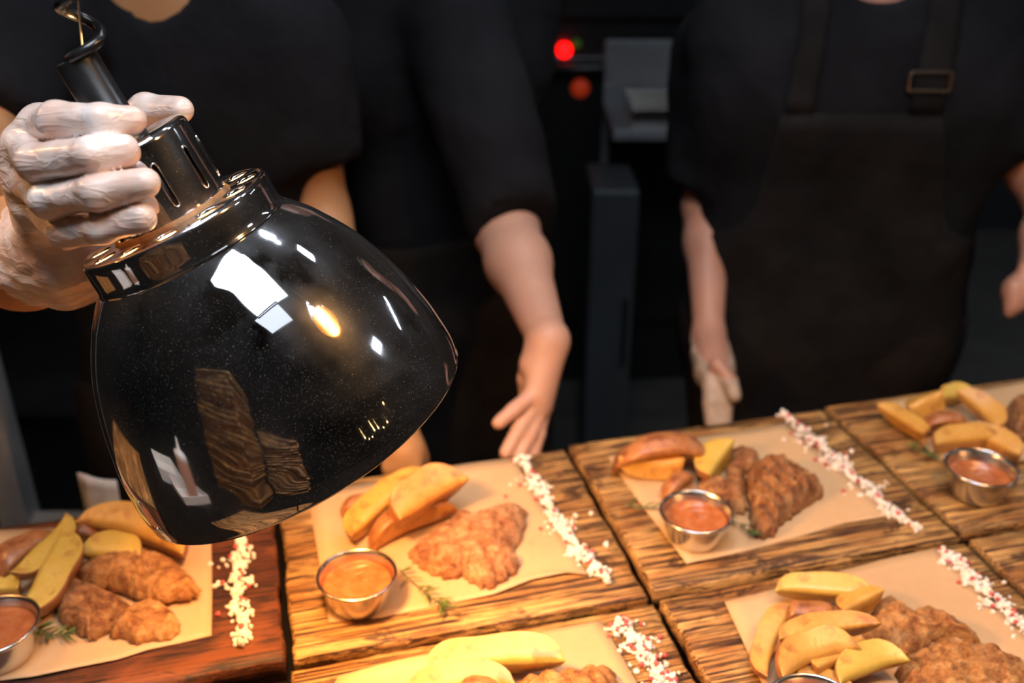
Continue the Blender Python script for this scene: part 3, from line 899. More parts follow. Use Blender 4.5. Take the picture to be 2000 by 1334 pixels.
salt([(1838, 1075), (1890, 1122), (1935, 1166), (1990, 1215), (2060, 1285)], 0.017, 480, 24, 'line of coarse salt on the bottom right board', 'pink peppercorn in the salt on the bottom right board', 4)
salt([(1206, 1212), (1238, 1250), (1266, 1290), (1300, 1330), (1360, 1400)], 0.019, 420, 40, 'line of coarse salt on the bottom centre board', 'pink peppercorn in the salt on the bottom centre board', 5)

# ------------------------------------------------------------------ heat lamp
LAMP_C = CAM + np.array([-0.1953, 0.5430, -0.1880])
LAMP_TILT = -math.radians(23.76)
def make_lamp(label, loc, tilt, power, cord_top, group):
    t = tag(empty('heat_lamp', loc, (0, tilt, 0)), label, 'heat lamp', group)
    # shade
    ctrl = [(0.0585, -0.0195), (0.0605, -0.0210), (0.0680, -0.0290), (0.0755, -0.0385), (0.0885, -0.0600), (0.0995, -0.0880), (0.1065, -0.1150), (0.1090, -0.1330), (0.1098, -0.1440), (0.1092, -0.1520)]
    outer = [tuple(p) for p in catmull(ctrl, 7)]
    rim = [(0.1094, -0.1530), (0.1084, -0.1536), (0.1074, -0.1528)]
    vs, fs = lathe(outer + rim, 144)
    mesh_obj('shade', vs, fs, M_chrome, t)
    inner = [(r - 0.0016, z) for r, z in outer][::-1]
    vs, fs = lathe([(0.1074, -0.1528)] + inner, 96)
    mesh_obj('reflector', vs, fs, M_inner, t)
    # collar: side wall, then a top plate with twelve round vent holes
    R = 0.0585
    side = [(0.0585, -0.0205), (0.0597, -0.0200), (R + 0.0004, -0.0185)] + [(R, -0.0175 + 0.0145 * k / 4) for k in range(5)]
    side += [(R - 0.0022 + 0.0022 * math.cos(a), -0.003 + 0.003 * math.sin(a)) for a in (0.4, 0.8, 1.2, 1.57)]
    vs, fs = lathe(side, 144)
    V_, F_ = list(vs), list(fs)
    ro, ri, rh, hr = R - 0.0022, 0.0345, 0.0463, 0.0066
    nh = 12; off = math.radians(15)
    per = 32
    for k in range(nh):
        a0 = 2 * math.pi * (k - 0.5) / nh + off; a1 = a0 + 2 * math.pi / nh
        am = (a0 + a1) / 2
        hc = (rh * math.cos(am), rh * math.sin(am))
        outl = []
        for j in range(12): a = a0 + (a1 - a0) * j / 12; outl.append((ro * math.cos(a), ro * math.sin(a)))
        for j in range(4): r = ro + (ri - ro) * j / 4; outl.append((r * math.cos(a1), r * math.sin(a1)))
        for j in range(12): a = a1 + (a0 - a1) * j / 12; outl.append((ri * math.cos(a), ri * math.sin(a)))
        for j in range(4): r = ri + (ro - ri) * j / 4; outl.append((r * math.cos(a0), r * math.sin(a0)))
        b0 = len(V_); L = len(outl)
        st = math.atan2(outl[0][1] - hc[1], outl[0][0] - hc[0])
        for (x, y) in outl: V_.append((x, y, 0.0))
        angs = [math.atan2(y - hc[1], x - hc[0]) for x, y in outl]
        for a in angs: V_.append((hc[0] + (hr + 0.0005) * math.cos(a), hc[1] + (hr + 0.0005) * math.sin(a), 0.0))
        for a in angs: V_.append((hc[0] + hr * math.cos(a), hc[1] + hr * math.sin(a), -0.0004))
        for a in angs: V_.append((hc[0] + hr * math.cos(a), hc[1] + hr * math.sin(a), -0.0016))
        for g in range(3):
            for j in range(L):
                l = (j + 1) % L
                F_.append((b0 + g * L + j, b0 + g * L + l, b0 + (g + 1) * L + l, b0 + (g + 1) * L + j))
    mesh_obj('collar', V_, F_, M_chrome, t)
    # inner baffle added just under the vent holes, tinted warm so they glow
    vs, fs = lathe([(0.022, -0.0165), (0.0560, -0.0165), (0.0560, -0.0030)], 72)
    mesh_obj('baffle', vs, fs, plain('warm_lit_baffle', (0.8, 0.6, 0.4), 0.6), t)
    # dirt ring where cap and collar meet
    vs, fs = lathe([(0.0342, 0.0030), (0.0352, 0.0022), (0.0357, 0.0012), (0.0362, 0.0005), (0.0364, 0.0)], 72)
    mesh_obj('grime_ring', vs, fs, M_rust, t)['label'] = 'rusty brown dirt ring'
    # cap with ten real slots
    rc, zt = 0.0345, 0.0480
    n = 140
    zs = [0.0, 0.004, 0.009, 0.016, 0.024, 0.030, 0.0335, 0.038, zt - 0.0042]
    V_, F_ = [], []
    for i in range(n):
        a = 2 * math.pi * i / n
        for z in zs: V_.append((rc * math.cos(a), rc * math.sin(a), z))
    m = len(zs)
    slot_cols = set()
    for k in range(10):
        c0 = int(round((k + 0.35) * n / 10)) % n
        slot_cols |= {c0, (c0 + 1) % n}
    for i in range(n):
        j = (i + 1) % n
        for q in range(m - 1):
            if i in slot_cols and zs[q] >= 0.009 and zs[q + 1] <= 0.0335: continue
            F_.append((i * m + q, j * m + q, j * m + q + 1, i * m + q + 1))
    tp = [(rc - 0.0042 + 0.0042 * math.cos(a), zt - 0.0042 + 0.0042 * math.sin(a)) for a in np.linspace(0, math.pi / 2, 7)]
    tp += [(0.028, zt), (0.020, zt), (0.0125, zt - 0.0004)]
    vs, fs = lathe(tp, n)
    F_ += [tuple(i + len(V_) for i in f) for f in fs]; V_ += vs
    cap = mesh_obj('cap', V_, F_, M_chrome, t)
    for k in range(10):
        c0 = int(round((k + 0.35) * n / 10)) % n
        am = 2 * math.pi * (c0 + 1) / n
        hw = 2 * math.pi / n
        path = []
        for s in np.linspace(0, 1, 25)[:-1]:
            g = 2 * math.pi * s
            da = hw * 1.12 * math.copysign(min(1, abs(math.cos(g)) * 1.6), math.cos(g))
            zc = 0.02125 + 0.0128 * math.copysign(min(1, abs(math.sin(g)) * 1.05), math.sin(g))
            path.append(((rc + 0.0002) * math.cos(am + da), (rc + 0.0002) * math.sin(am + da), zc))
        path.append(path[0])
        vs, fs = tube(path, 0.00045, 6, False)
        mesh_obj('slot_rim', vs, fs, M_chrome, cap)
    vs, fs = lathe([(0.0305, 0.002), (0.0305, 0.044), (0.012, 0.0455)], 48)
    mesh_obj('socket_sleeve', vs, fs, M_black, t)
    # black tube and coiled cord
    vs, fs = lathe([(0.0128, zt - 0.001), (0.0128, zt + 0.002), (0.0116, zt + 0.003), (0.0116, 0.0965), (0.0112, 0.0975), (0.0100, 0.0975), (0.0098, 0.094), (0.0098, 0.06)], 48)
    mesh_obj('neck_tube', vs, fs, M_black, t)
    Minv = (Matrix.Translation(Vector(loc)) @ Matrix.Rotation(tilt, 4, 'Y')).inverted()
    Mw = Minv.inverted()
    p0 = Mw @ Vector((0, 0, 0.088))
    top = Vector(cord_top)
    pts = []
    turns = max(4, int((top.z - p0.z) / 0.029)); NN = turns * 16
    for k in range(NN + 1):
        s = k / NN
        c = p0.lerp(top, s)
        
        rr = 0.0098 * min(1.0, 0.35 + s * turns * 2.0)
        a = s * turns * 2 * math.pi + 2.3
        pts.append(Minv @ (c + Vector((rr * math.cos(a), rr * math.sin(a), 0))))
    vs, fs = tube(pts, 0.0031, 10)
    mesh_obj('coiled_cord', vs, fs, M_cord, t)
    vs, fs = tube([Minv @ p0, Minv @ (p0.lerp(top, 0.3) + Vector((-0.004, 0, 0))), Minv @ top], 0.0006, 6)
    mesh_obj('steel_wire', vs, fs, M_greymetal, t)
    # bulb
    bp = [(0.0005, -0.118), (0.018, -0.117), (0.034, -0.112), (0.041, -0.104), (0.042, -0.096), (0.036, -0.078), (0.026, -0.058), (0.018, -0.040), (0.0135, -0.028), (0.0135, -0.008), (0.0005, -0.006)]
    bp = [(r, z + (0.026 if z < -0.03 else 0.0)) for r, z in bp]
    vs, fs = lathe([tuple(p) for p in catmull(bp, 4)], 48)
    mesh_obj('bulb', vs, fs, emit('infrared_bulb_glow', WARM, 30.0), t)
    ld = bpy.data.lights.new('bulb_light', 'SPOT')
    ld.energy = power; ld.color = WARM; ld.shadow_soft_size = 0.02
    ld.spot_size = math.radians(150); ld.spot_blend = 0.6
    lo = bpy.data.objects.new('bulb_light', ld); COL.objects.link(lo)
    lo.parent = t; lo.location = (0, 0, -0.0965)
    # added point light behind the bulb, so the vents glow
    ld2 = bpy.data.lights.new('vent_glow', 'POINT')
    ld2.energy = power * 0.35; ld2.color = WARM; ld2.shadow_soft_size = 0.004
    lo2 = bpy.data.objects.new('vent_glow', ld2); COL.objects.link(lo2)
    lo2.parent = t; lo2.location = (0.0, 0.0, -0.002)
    return t
make_lamp('polished chrome heat lamp held tilted by the gloved hand', LAMP_C, LAMP_TILT, BULB_W, (-0.10, 0.53, RZ), None)
make_lamp('chrome heat lamp hanging out of frame above the dark left board', (-0.66, 0.60, CAM_Z + 0.19), 0.0, HANG_W * 0.24, (-0.66, 0.60, RZ), 'hanging heat lamps above the frame')
make_lamp('chrome heat lamp hanging out of frame above the middle of the counter', (0.44, 0.34, CAM_Z + 0.44), 0.0, HANG_W, (0.44, 0.34, RZ), 'hanging heat lamps above the frame')

# ------------------------------------------------------------------ people
def torso_fn(cx, cy, rz, zN, wide, deep, belly):
    """returns (to_local, parts) of a standing body facing local -y"""
    c, s = math.cos(rz), math.sin(rz)
    def loc(p):
        q = p - np.array([cx, cy, 0])
        return np.stack([q[:, 0] * c + q[:, 1] * s, (-q[:, 0] * s + q[:, 1] * c), q[:, 2]], 1)
    def flat(fs, k, fy):
        g = smooth_union(fs, k)
        return lambda p: g(loc(p) / np.array([1, fy, 1])) * min(1, fy + 0.2)
    w_ = wide
    trunk = flat([cone((-0.135 * w_, 0, zN - 0.085), (0.135 * w_, 0, zN - 0.085), 0.055, 0.055),
                  cone((-0.05 * w_, 0, zN - 0.05), (0.05 * w_, 0, zN - 0.05), 0.06, 0.06),
                  cone((-0.08 * w_, 0, zN - 0.20), (0.08 * w_, 0, zN - 0.20), 0.105 * w_, 0.105 * w_),
                  cone((-0.065 * w_, 0, zN - 0.38), (0.065 * w_, 0, zN - 0.38), 0.095 * belly, 0.095 * belly),
                  cone((-0.07 * w_, 0, zN - 0.54), (0.07 * w_, 0, zN - 0.54), 0.105 * belly, 0.105 * belly)], 0.09, deep)
    legs = [cone((sx * 0.085 * w_, 0, zN - 0.58), (sx * 0.095, -0.01, 0.50), 0.088, 0.06) for sx in (-1, 1)] + \
           [cone((sx * 0.095, -0.01, 0.50), (sx * 0.10, 0.02, 0.09), 0.058, 0.04) for sx in (-1, 1)]
    legs_f = lambda p: smooth_union(legs, 0.03)(loc(p))
    feet = [cone((sx * 0.10, 0.03, 0.045), (sx * 0.115, -0.14, 0.035), 0.042, 0.033) for sx in (-1, 1)]
    feet_f = lambda p: smooth_union(feet + [cone((sx * 0.10, 0.02, 0.12), (sx * 0.10, 0.02, 0.05), 0.042, 0.045) for sx in (-1, 1)], 0.03)(loc(p))
    zH = zN + 0.19
    head = [cone((0, 0.012, zN - 0.06), (0, -0.005, zN + 0.10), 0.056, 0.052),
            ellip((0, 0.0, zH + 0.035), (0.076, 0.096, 0.085)),
            ellip((0, -0.030, zH - 0.035), (0.060, 0.066, 0.075)),
            cone((0, -0.094, zH + 0.01), (0, -0.110, zH - 0.03), 0.009, 0.014),
            ellip((0, -0.075, zH - 0.095), (0.028, 0.022, 0.018)),
            ellip((-0.077, 0.012, zH - 0.005), (0.010, 0.018, 0.032)), ellip((0.077, 0.012, zH - 0.005), (0.010, 0.018, 0.032))]
    head_f = lambda p: smooth_union(head, 0.018)(loc(p))
    return loc, trunk, legs_f, feet_f, head_f, zH
def bounds(pts, pad):
    P = np.array(pts); return P.min(0) - pad, P.max(0) + pad
def clip_half(f, c, d):
    c = np.asarray(c, float); d = np.asarray(d, float) / np.linalg.norm(d)
    return lambda p: np.maximum(f(p), (p - c) @ d)
def make_person(label, cx, cy, rz, zN, wide, deep, belly, arms, skin, apron=None, legs_h=0.016, hair_seed=0):
    """arms: list of dict(pts=[shoulder, elbow, wrist], rad=[...], sleeve=fraction along the arm, hand=[sdf chains])"""
    root = tag(empty('person', (cx, cy, 0), (0, 0, 0)), label, 'person')
    loc, trunk, legs, feet, head, zH = torso_fn(cx, cy, rz, zN, wide, deep, belly)
    o3 = np.array([cx, cy, 0])
    parts = []
    lo, hi = np.array([cx - 0.3 * wide, cy - 0.25, 0.0]), np.array([cx + 0.3 * wide, cy + 0.25, zN + 0.36])
    # body: trunk, legs, head
    fb = lambda p: smin(smin(smin(trunk(p) + 0.012, legs(p) + 0.008, 0.03), head(p), 0.03), feet(p) + 0.008, 0.03)
    parts.append(surface(fb, lo, hi, 0.018))
    for a in arms:
        f = smooth_union([chain(a['pts'], a['rad'], 0.02)] + a.get('core', []), 0.012)
        if a.get('fingers'):
            g0 = f; fing = a['fingers']; kk = a.get('k', 0.005)
            def f(p, g0=g0, fing=fing, kk=kk):
                d = fing[0](p)
                for q in fing[1:]: d = smin(d, q(p), 0.0012)
                return smin(g0(p), d, kk)
        inset = a.get('inset', 0.0)
        l2, h2 = bounds(a['pts'] + a.get('ext', []), 0.075)
        parts.append(surface(lambda p: f(p) + inset, l2, h2, a.get('vox', 0.005)))
    v, fc = join_meshes(parts)
    mesh_obj('body', v - o3, fc, skin, root)
    # shirt: trunk plus sleeves, with an open neckline and clean hems
    sl = []
    for a in arms:
        pts = [np.asarray(p, float) for p in a['pts']]
        P = [np.asarray(trunk_pt, float) for trunk_pt in (pts[0],)]
        end = a['sleeve_end']; d = a['sleeve_dir']
        idx = a.get('sleeve_seg', 1)
        chainpts = pts[:idx] + [np.asarray(end, float) + 0.03 * np.asarray(d) / np.linalg.norm(d)]
        r0 = a.get('sleeve_r', [0.07] + [0.062] * (len(chainpts) - 1))
        sl.append(clip_half(chain(chainpts, r0, 0.03), end, d))
    zhem = zN - 0.60
    neck = cone(tuple(np.array([cx, cy, zN + 0.0]) + np.array([0.03 * math.sin(rz), -0.03 * math.cos(rz), 0])), (cx, cy, zN + 0.2), 0.064, 0.085)
    def fshirt(p):
        d = trunk(p)
        for q in sl: d = smin(d, q(p), 0.03)
        d = d + 0.004 * wav(p * [1, 1, 0.6], 26, 5 + hair_seed, 5) + 0.0025 * wav(p, 60, 9 + hair_seed, 5)
        d = np.maximum(d, -neck(p))
        return np.maximum(d, zhem - p[:, 2])
    ends = [a['sleeve_end'] for a in arms] + [a['pts'][0] for a in arms]
    l2, h2 = bounds([lo + [0, 0, zhem - 0.02], hi * [1, 1, 0] + [0, 0, zN + 0.05]] + ends, 0.0)
    for e in ends: l2 = np.minimum(l2, np.asarray(e) - 0.09); h2 = np.maximum(h2, np.asarray(e) + 0.09)
    v, fc = surface(fshirt, l2, h2, 0.013)
    mesh_obj('shirt', v - o3, fc, M_shirt, root)
    # collar band
    # trousers and shoes
    v, fc = surface(lambda p: np.maximum(np.maximum(smin(legs(p) - 0.012, np.maximum(trunk(p) - 0.002, p[:, 2] - (zN - 0.5)), 0.03), p[:, 2] - (zN - 0.5)), 0.08 - p[:, 2]), lo, hi * [1, 1, 0] + [0, 0, zN - 0.4], 0.018)
    mesh_obj('trousers', v - o3, fc, M_pants, root)
    for sx in (-1, 1):
        fs_ = lambda p: np.maximum(feet(p) - 0.006, -sx * loc(p)[:, 0])
        v, fc = surface(fs_, np.array([cx - 0.3, cy - 0.3, -0.01]), np.array([cx + 0.3, cy + 0.3, 0.13]), 0.009)
        v[:, 2] = np.maximum(v[:, 2], 0.001)
        mesh_obj('shoe', v - o3, fc, M_shoe, root)
    # hair, eyes, mouth
    fh = lambda p: np.maximum(ellip((0, 0.008, zH + 0.04), (0.083, 0.104, 0.094))(loc(p)) + 0.003 * wav(p, 160, hair_seed), np.minimum(zH + 0.045 - p[:, 2], -loc(p)[:, 1] + 0.005) )
    def fh(p):
        q = loc(p)
        d = ellip((0, 0.008, zH + 0.04), (0.083, 0.104, 0.094))(q) + 0.003 * wav(p, 160, hair_seed)
        cut = np.minimum((zH + 0.06) - q[:, 2], 0.02 - q[:, 1])   # keep the crown and the back of the head
        return np.maximum(np.maximum(d, cut), zH - 0.04 - q[:, 2])
    v, fc = surface(fh, (cx - 0.15, cy - 0.15, zH - 0.1), (cx + 0.15, cy + 0.15, zH + 0.17), 0.006)
    mesh_obj('hair', v - o3, fc, M_hair, root)
    c, s = math.cos(rz), math.sin(rz)
    for sx in (-1, 1):
        lx, ly = sx * 0.031, -0.082
        bm = bmesh.new(); bmesh.ops.create_uvsphere(bm, u_segments=16, v_segments=10, radius=0.0115)
        e = bm_obj('eye', bm, M_eye, root, True); e.location = (lx * c - ly * s, lx * s + ly * c, zH + 0.012)
    lx, ly = 0, -0.090
    bm = bmesh.new(); bmesh.ops.create_uvsphere(bm, u_segments=16, v_segments=10, radius=1.0)
    bmesh.ops.scale(bm, vec=(0.024, 0.008, 0.007), verts=bm.verts)
    e = bm_obj('mouth', bm, M_lip, root, True); e.location = (lx * c - ly * s, lx * s + ly * c, zH - 0.062); e.rotation_euler = (0, 0, rz)
    # draped cloth following the front of the shirt
    def front(x, z, base=fshirt):
        ys = np.linspace(-0.32, 0.1, 85)
        q = np.stack([cx + x * c - ys * s, cy + x * s + ys * c, np.full_like(ys, z)], 1)
        d = base(q)
        i = np.argmax(d < 0)
        return ys[i] - 0.0025 if d[i] < 0 else None
    if apron:
        def panel(name, rows, mat, parent, nx=26, thick=0.003, off=0.006):
            """rows: list of (z, x0, x1) from top to bottom"""
            vs, fs = [], []
            last = None
            for z, x0, x1 in rows:
                for i in range(nx + 1):
                    x = x0 + (x1 - x0) * i / nx
                    y = front(x, max(z, zhem + 0.02))
                    if y is None: y = 0.02
                    y = y - off
                    if z < zN - 0.45 and last is not None:
                        y = min(y, last[i] + 0.004)
                    vs.append((x * c - y * s, x * s + y * c, z, y))
                last = [vv[3] for vv in vs[-(nx + 1):]]
            for j in range(len(rows) - 1):
                for i in range(nx):
                    fs.append((j * (nx + 1) + i, (j + 1) * (nx + 1) + i, (j + 1) * (nx + 1) + i + 1, j * (nx + 1) + i + 1))
            o = mesh_obj(name, [vv[:3] for vv in vs], fs, mat, parent)
            md = o.modifiers.new('thick', 'SOLIDIFY'); md.thickness = thick; md.offset = 0
            sm = o.modifiers.new('smooth', 'SMOOTH'); sm.iterations = 2
            return o
        ap = panel('apron', apron['rows'], apron.get('mat', M_apron), root)
        for st in apron.get('straps', []):
            panel('strap', st, apron.get('mat', M_apron), ap, 4, 0.003, 0.007)
        if 'buckle' in apron:
            bx_, bz = apron['buckle']
            y = front(bx_, bz) - 0.014
            bm = bmesh.new()
            w2, h2_, tt = 0.026, 0.012, 0.0035
            for cc, ss in (((0, 0, h2_), (2 * w2, tt, tt)), ((0, 0, -h2_), (2 * w2, tt, tt)), ((w2, 0, 0), (tt, tt, 2 * h2_)), ((-w2, 0, 0), (tt, tt, 2 * h2_))):
                add_box(bm, cc, ss, bevel=0.001)
            e = bm_obj('buckle', bm, M_steel, ap); e.location = (bx_ * c - y * s, bx_ * s + y * c, bz); e.rotation_euler = (0, 0, rz)
            e['label'] = 'small steel strap buckle'
    return root, fshirt

def ribs(z0, z1, x0, x1, n, x0b=None, x1b=None):
    x0b = x0 if x0b is None else x0b; x1b = x1 if x1b is None else x1b
    return [(z0 + (z1 - z0) * i / n, x0 + (x0b - x0) * i / n, x1 + (x1b - x1) * i / n) for i in range(n + 1)]

# --- the cook holding the lamp
# gloved right hand: joints measured round the cap
def fz(p): return [W(*q) for q in p]
hand_f = [
    (fz([(84, 252, 0.567), (112, 237, 0.524), (200, 236, 0.514), (256, 234, 0.521)]), [0.0105, 0.0100, 0.0090, 0.0080]),
    (fz([(52, 292, 0.574), (70, 318, 0.527), (180, 302, 0.506), (243, 294, 0.512)]), [0.0110, 0.0102, 0.0093, 0.0082]),
    (fz([(50, 348, 0.580), (96, 390, 0.532), (190, 376, 0.509), (283, 357, 0.508)]), [0.0108, 0.0100, 0.0090, 0.0080]),
    (fz([(78, 402, 0.588), (128, 454, 0.545), (200, 446, 0.522), (279, 424, 0.514)]), [0.0100, 0.0090, 0.0082, 0.0074]),
]
thumb = (fz([(150, 430, 0.632), (190, 320, 0.632), (285, 213, 0.612), (352, 214, 0.598)]), [0.0150, 0.0115, 0.0095, 0.0082])
wrist = W(122, 492, 0.648)
palm = [cone(q, wrist + (q - wrist) * 0.12, 0.0125, 0.0180) for q in [h[0][0] for h in hand_f]]
palm += [cone(thumb[0][0], thumb[0][1], 0.0150, 0.0115), cone(wrist, thumb[0][0], 0.019, 0.015),
         cone(hand_f[0][0][0], thumb[0][1], 0.010, 0.010), cone(hand_f[1][0][0], thumb[0][0], 0.011, 0.011), cone(hand_f[3][0][0], thumb[0][0], 0.011, 0.012)]
palm_f = smooth_union(palm, 0.012)
fing_f = [chain(p, r, 0.004) for p, r in hand_f]
thumb_f = chain(thumb[0], thumb[1], 0.005)
elbow = W(-150, 500, 0.82)
should = W(40, 70, 1.00)
sh_dir = np.array(elbow) - np.array(should)
cx1, cy1 = W(345, 200, 1.13)[:2]
l_sh = W(560, 100, 1.12); l_el = W(628, 420, 1.20); l_wr = W(768, 835, 1.06)
p1, shirt1 = make_person(
    'cook in a black t-shirt holding the heat lamp with a gloved hand', cx1, cy1, 0.05, 1.435, 0.97, 0.64, 1.0,
    [dict(pts=[should, elbow, wrist + 0.22 * (elbow - wrist), wrist], rad=[0.055, 0.044, 0.036, 0.019], core=[lambda p: palm_f(p) + 0.006], fingers=[(lambda p, q=q: q(p) + 0.0025) for q in fing_f + [thumb_f]],
          ext=[h[0][-1] for h in hand_f] + [thumb[0][-1]], inset=0.0, k=0.002, vox=0.005,
          sleeve_end=should + 0.50 * sh_dir, sleeve_dir=sh_dir, sleeve_r=[0.078, 0.07]),
     dict(pts=[l_sh, l_el, l_el + 0.3 * (l_wr - l_el), l_wr], rad=[0.05, 0.032, 0.031, 0.022],
          core=[cone(l_wr, W(788, 880, 1.06), 0.023, 0.024)],
          fingers=[chain([W(764 + 14 * i, 886, 1.06), W(762 + 16 * i, 912, 1.052), W(762 + 17 * i, 930, 1.06)], [0.010, 0.009, 0.0075], 0.003) for i in range(4)] +
                  [chain([W(800, 855, 1.065), W(822, 890, 1.07), W(826, 915, 1.075)], [0.011, 0.0095, 0.008], 0.003)],
          ext=[W(800, 935, 1.05), W(830, 930, 1.06)], vox=0.0055,
          sleeve_end=l_sh + 0.66 * (l_el - l_sh), sleeve_dir=l_el - l_sh, sleeve_r=[0.07, 0.062])],
    M_skin, None, hair_seed=1)
# the glove itself: whole hand plus a loose flared cuff
cuff_d = (elbow - wrist) / np.linalg.norm(elbow - wrist)
def f_glove(p):
    d = fing_f[0](p)
    for q in fing_f[1:]: d = smin(d, q(p), 0.0012)
    d = smin(d, palm_f(p), 0.006)
    d = smin(d, thumb_f(p), 0.004)
    cuff = smooth_union([cone(wrist - cuff_d * 0.014, W(92, 498, 0.672), 0.027, 0.040), cone(wrist, W(150, 525, 0.668), 0.028, 0.024)], 0.012)(p)
    cuff = cuff + 0.0018 * wav(p, 170, 3, 6) + 0.0009 * wav(p, 420, 4, 6)
    d = smin(d, cuff, 0.010)
    # stretched film: fine creases
    d = d + 0.0005 * wav(p * [0.5, 1, 2.0], 240, 8, 6)
    cdir = W(60, 535, 0.700) - W(122, 470, 0.640); cdir = cdir / np.linalg.norm(cdir)
    return np.maximum(d, (p - W(88, 508, 0.672)) @ cdir + 0.0015 * wav(p, 300, 6, 4))
allp = [q for h in hand_f for q in h[0]] + thumb[0] + [wrist, wrist + cuff_d * 0.03]
l2, h2 = bounds(allp, 0.048)
v, fc = surface(f_glove, l2, h2, 0.0016)
g = mesh_obj('glove', v - np.array([cx1, cy1, 0]), fc, M_glove, p1)
g['label'] = 'thin translucent disposable glove'

# --- the cook in the middle
cx2, cy2 = W(870, 300, 1.42)[:2]
s2, e2, w2 = W(885, 30, 1.27), W(985, 440, 1.25), W(1070, 666, 1.085)
hk = [W(1040, 772, 1.065), W(1048, 788, 1.07), W(1056, 798, 1.075), W(1062, 795, 1.085)]
ht = [(W(1005, 800, 1.05), W(974, 826, 1.04)), (W(1015, 835, 1.055), W(988, 884, 1.045)), (W(1034, 850, 1.06), W(1014, 892, 1.05)), (W(1050, 850, 1.07), W(1040, 892, 1.06))]
p2, shirt2 = make_person(
    'cook in black with one bare forearm leaning on the counter in the middle', cx2, cy2, 0.45, 1.45, 0.9, 0.72, 0.95,
    [dict(pts=[s2, e2, e2 + 0.35 * (w2 - e2), w2], rad=[0.05, 0.040, 0.037, 0.0215],
          core=[cone(w2, hk[0], 0.018, 0.0095), cone(w2, hk[1], 0.018, 0.0105), cone(w2, hk[2], 0.018, 0.0105), cone(w2, hk[3], 0.017, 0.009), cone(w2, W(1034, 712, 1.08), 0.016, 0.011)],
          fingers=[chain([hk[i], ht[i][0], ht[i][1]], [0.0092, 0.0085, 0.0075], 0.003) for i in range(4)] + [chain([W(1034, 705, 1.085), W(1026, 740, 1.09), W(1026, 772, 1.10)], [0.010, 0.009, 0.0075], 0.003)],
          ext=[ht[0][1], ht[1][1], ht[2][1]], vox=0.0034, k=0.003,
          sleeve_end=W(1002, 470, 1.245), sleeve_dir=W(1020, 500, 1.22) - W(985, 440, 1.25), sleeve_seg=1, sleeve_r=[0.075, 0.058]),
     dict(pts=[W(760, 60, 1.52), W(700, 420, 1.62), W(760, 680, 1.55)], rad=[0.05, 0.04, 0.03],
          core=[cone(W(760, 680, 1.55), W(780, 740, 1.52), 0.028, 0.03)], fingers=[chain([W(770 + 8 * i, 745, 1.51), W(775 + 9 * i, 790, 1.50), W(780 + 9 * i, 820, 1.50)], [0.011, 0.0095, 0.008], 0.003) for i in range(4)] + [chain([W(800, 720, 1.5), W(822, 760, 1.49)], [0.012, 0.009], 0.003)],
          ext=[W(800, 820, 1.5)], vox=0.007,
          sleeve_end=W(702, 400, 1.615), sleeve_dir=W(700, 420, 1.62) - W(760, 60, 1.52), sleeve_r=[0.075, 0.06])],
    M_skin2, dict(rows=ribs(1.45 - 0.42, 0.55, -0.15, 0.15, 22), mat=M_pants), hair_seed=2)

# --- the cook on the right with the bib apron
cx3, cy3 = W(1650, 300, 1.42)[:2]
s3 = W(1420, 110, 1.45); e3 = W(1380, 400, 1.50); w3 = W(1384, 655, 1.42)
ls3 = W(1860, 80, 1.42); le3 = W(2080, 400, 1.40); lw3 = W(2025, 560, 1.30)
gl = [W(1388, 690, 1.39), W(1396, 725, 1.36)]
p3, shirt3 = make_person(
    'cook on the right in a black t-shirt and dark bib apron with a steel buckle', cx3, cy3, -0.06, 1.41, 1.26, 0.72, 1.24,
    [dict(pts=[s3, e3, e3 + 0.3 * (w3 - e3), w3], rad=[0.055, 0.034, 0.032, 0.021], core=[cone(w3, gl[1], 0.024, 0.026)],
          fingers=[chain([W(1384 + 9 * i, 735, 1.325), W(1388 + 10 * i, 785, 1.315), W(1390 + 9 * i, 826, 1.31)], [0.0098, 0.0088, 0.0078], 0.003) for i in range(4)] + [chain([W(1400, 712, 1.32), W(1424, 742, 1.31), W(1432, 772, 1.30)], [0.012, 0.010, 0.008], 0.003)],
          ext=[W(1420, 830, 1.31)], vox=0.005,
          sleeve_end=s3 + 0.88 * (e3 - s3), sleeve_dir=e3 - s3, sleeve_r=[0.08, 0.066]),
     dict(pts=[ls3, le3, le3 + 0.4 * (lw3 - le3), lw3], rad=[0.055, 0.046, 0.04, 0.026], core=[cone(lw3, W(2000, 572, 1.28), 0.026, 0.028)],
          fingers=[chain([W(2000, 555 + 12 * i, 1.275), W(1982, 560 + 13 * i, 1.265), W(1972, 575 + 12 * i, 1.27)], [0.0105, 0.0095, 0.0085], 0.003) for i in range(4)] + [chain([W(2020, 540, 1.28), W(2000, 525, 1.27)], [0.012, 0.009], 0.003)],
          ext=[W(1975, 600, 1.27)], vox=0.006,
          sleeve_end=W(2010, 300, 1.41), sleeve_dir=W(2080, 400, 1.40) - ls3, sleeve_r=[0.085, 0.07])],
    M_skin3, dict(rows=ribs(1.41 - 0.19, 1.41 - 0.36, -0.118, 0.092, 6, -0.145, 0.13) + ribs(1.41 - 0.38, 0.50, -0.19, 0.19, 22, -0.2, 0.2)[0:],
                  straps=[ribs(1.41 - 0.02, 1.41 - 0.195, -0.098, -0.060, 10, -0.116, -0.076), ribs(1.41 - 0.02, 1.41 - 0.195, 0.06, 0.106, 10, 0.044, 0.090)],
                  buckle=(0.066, 1.41 - 0.15)), hair_seed=3)
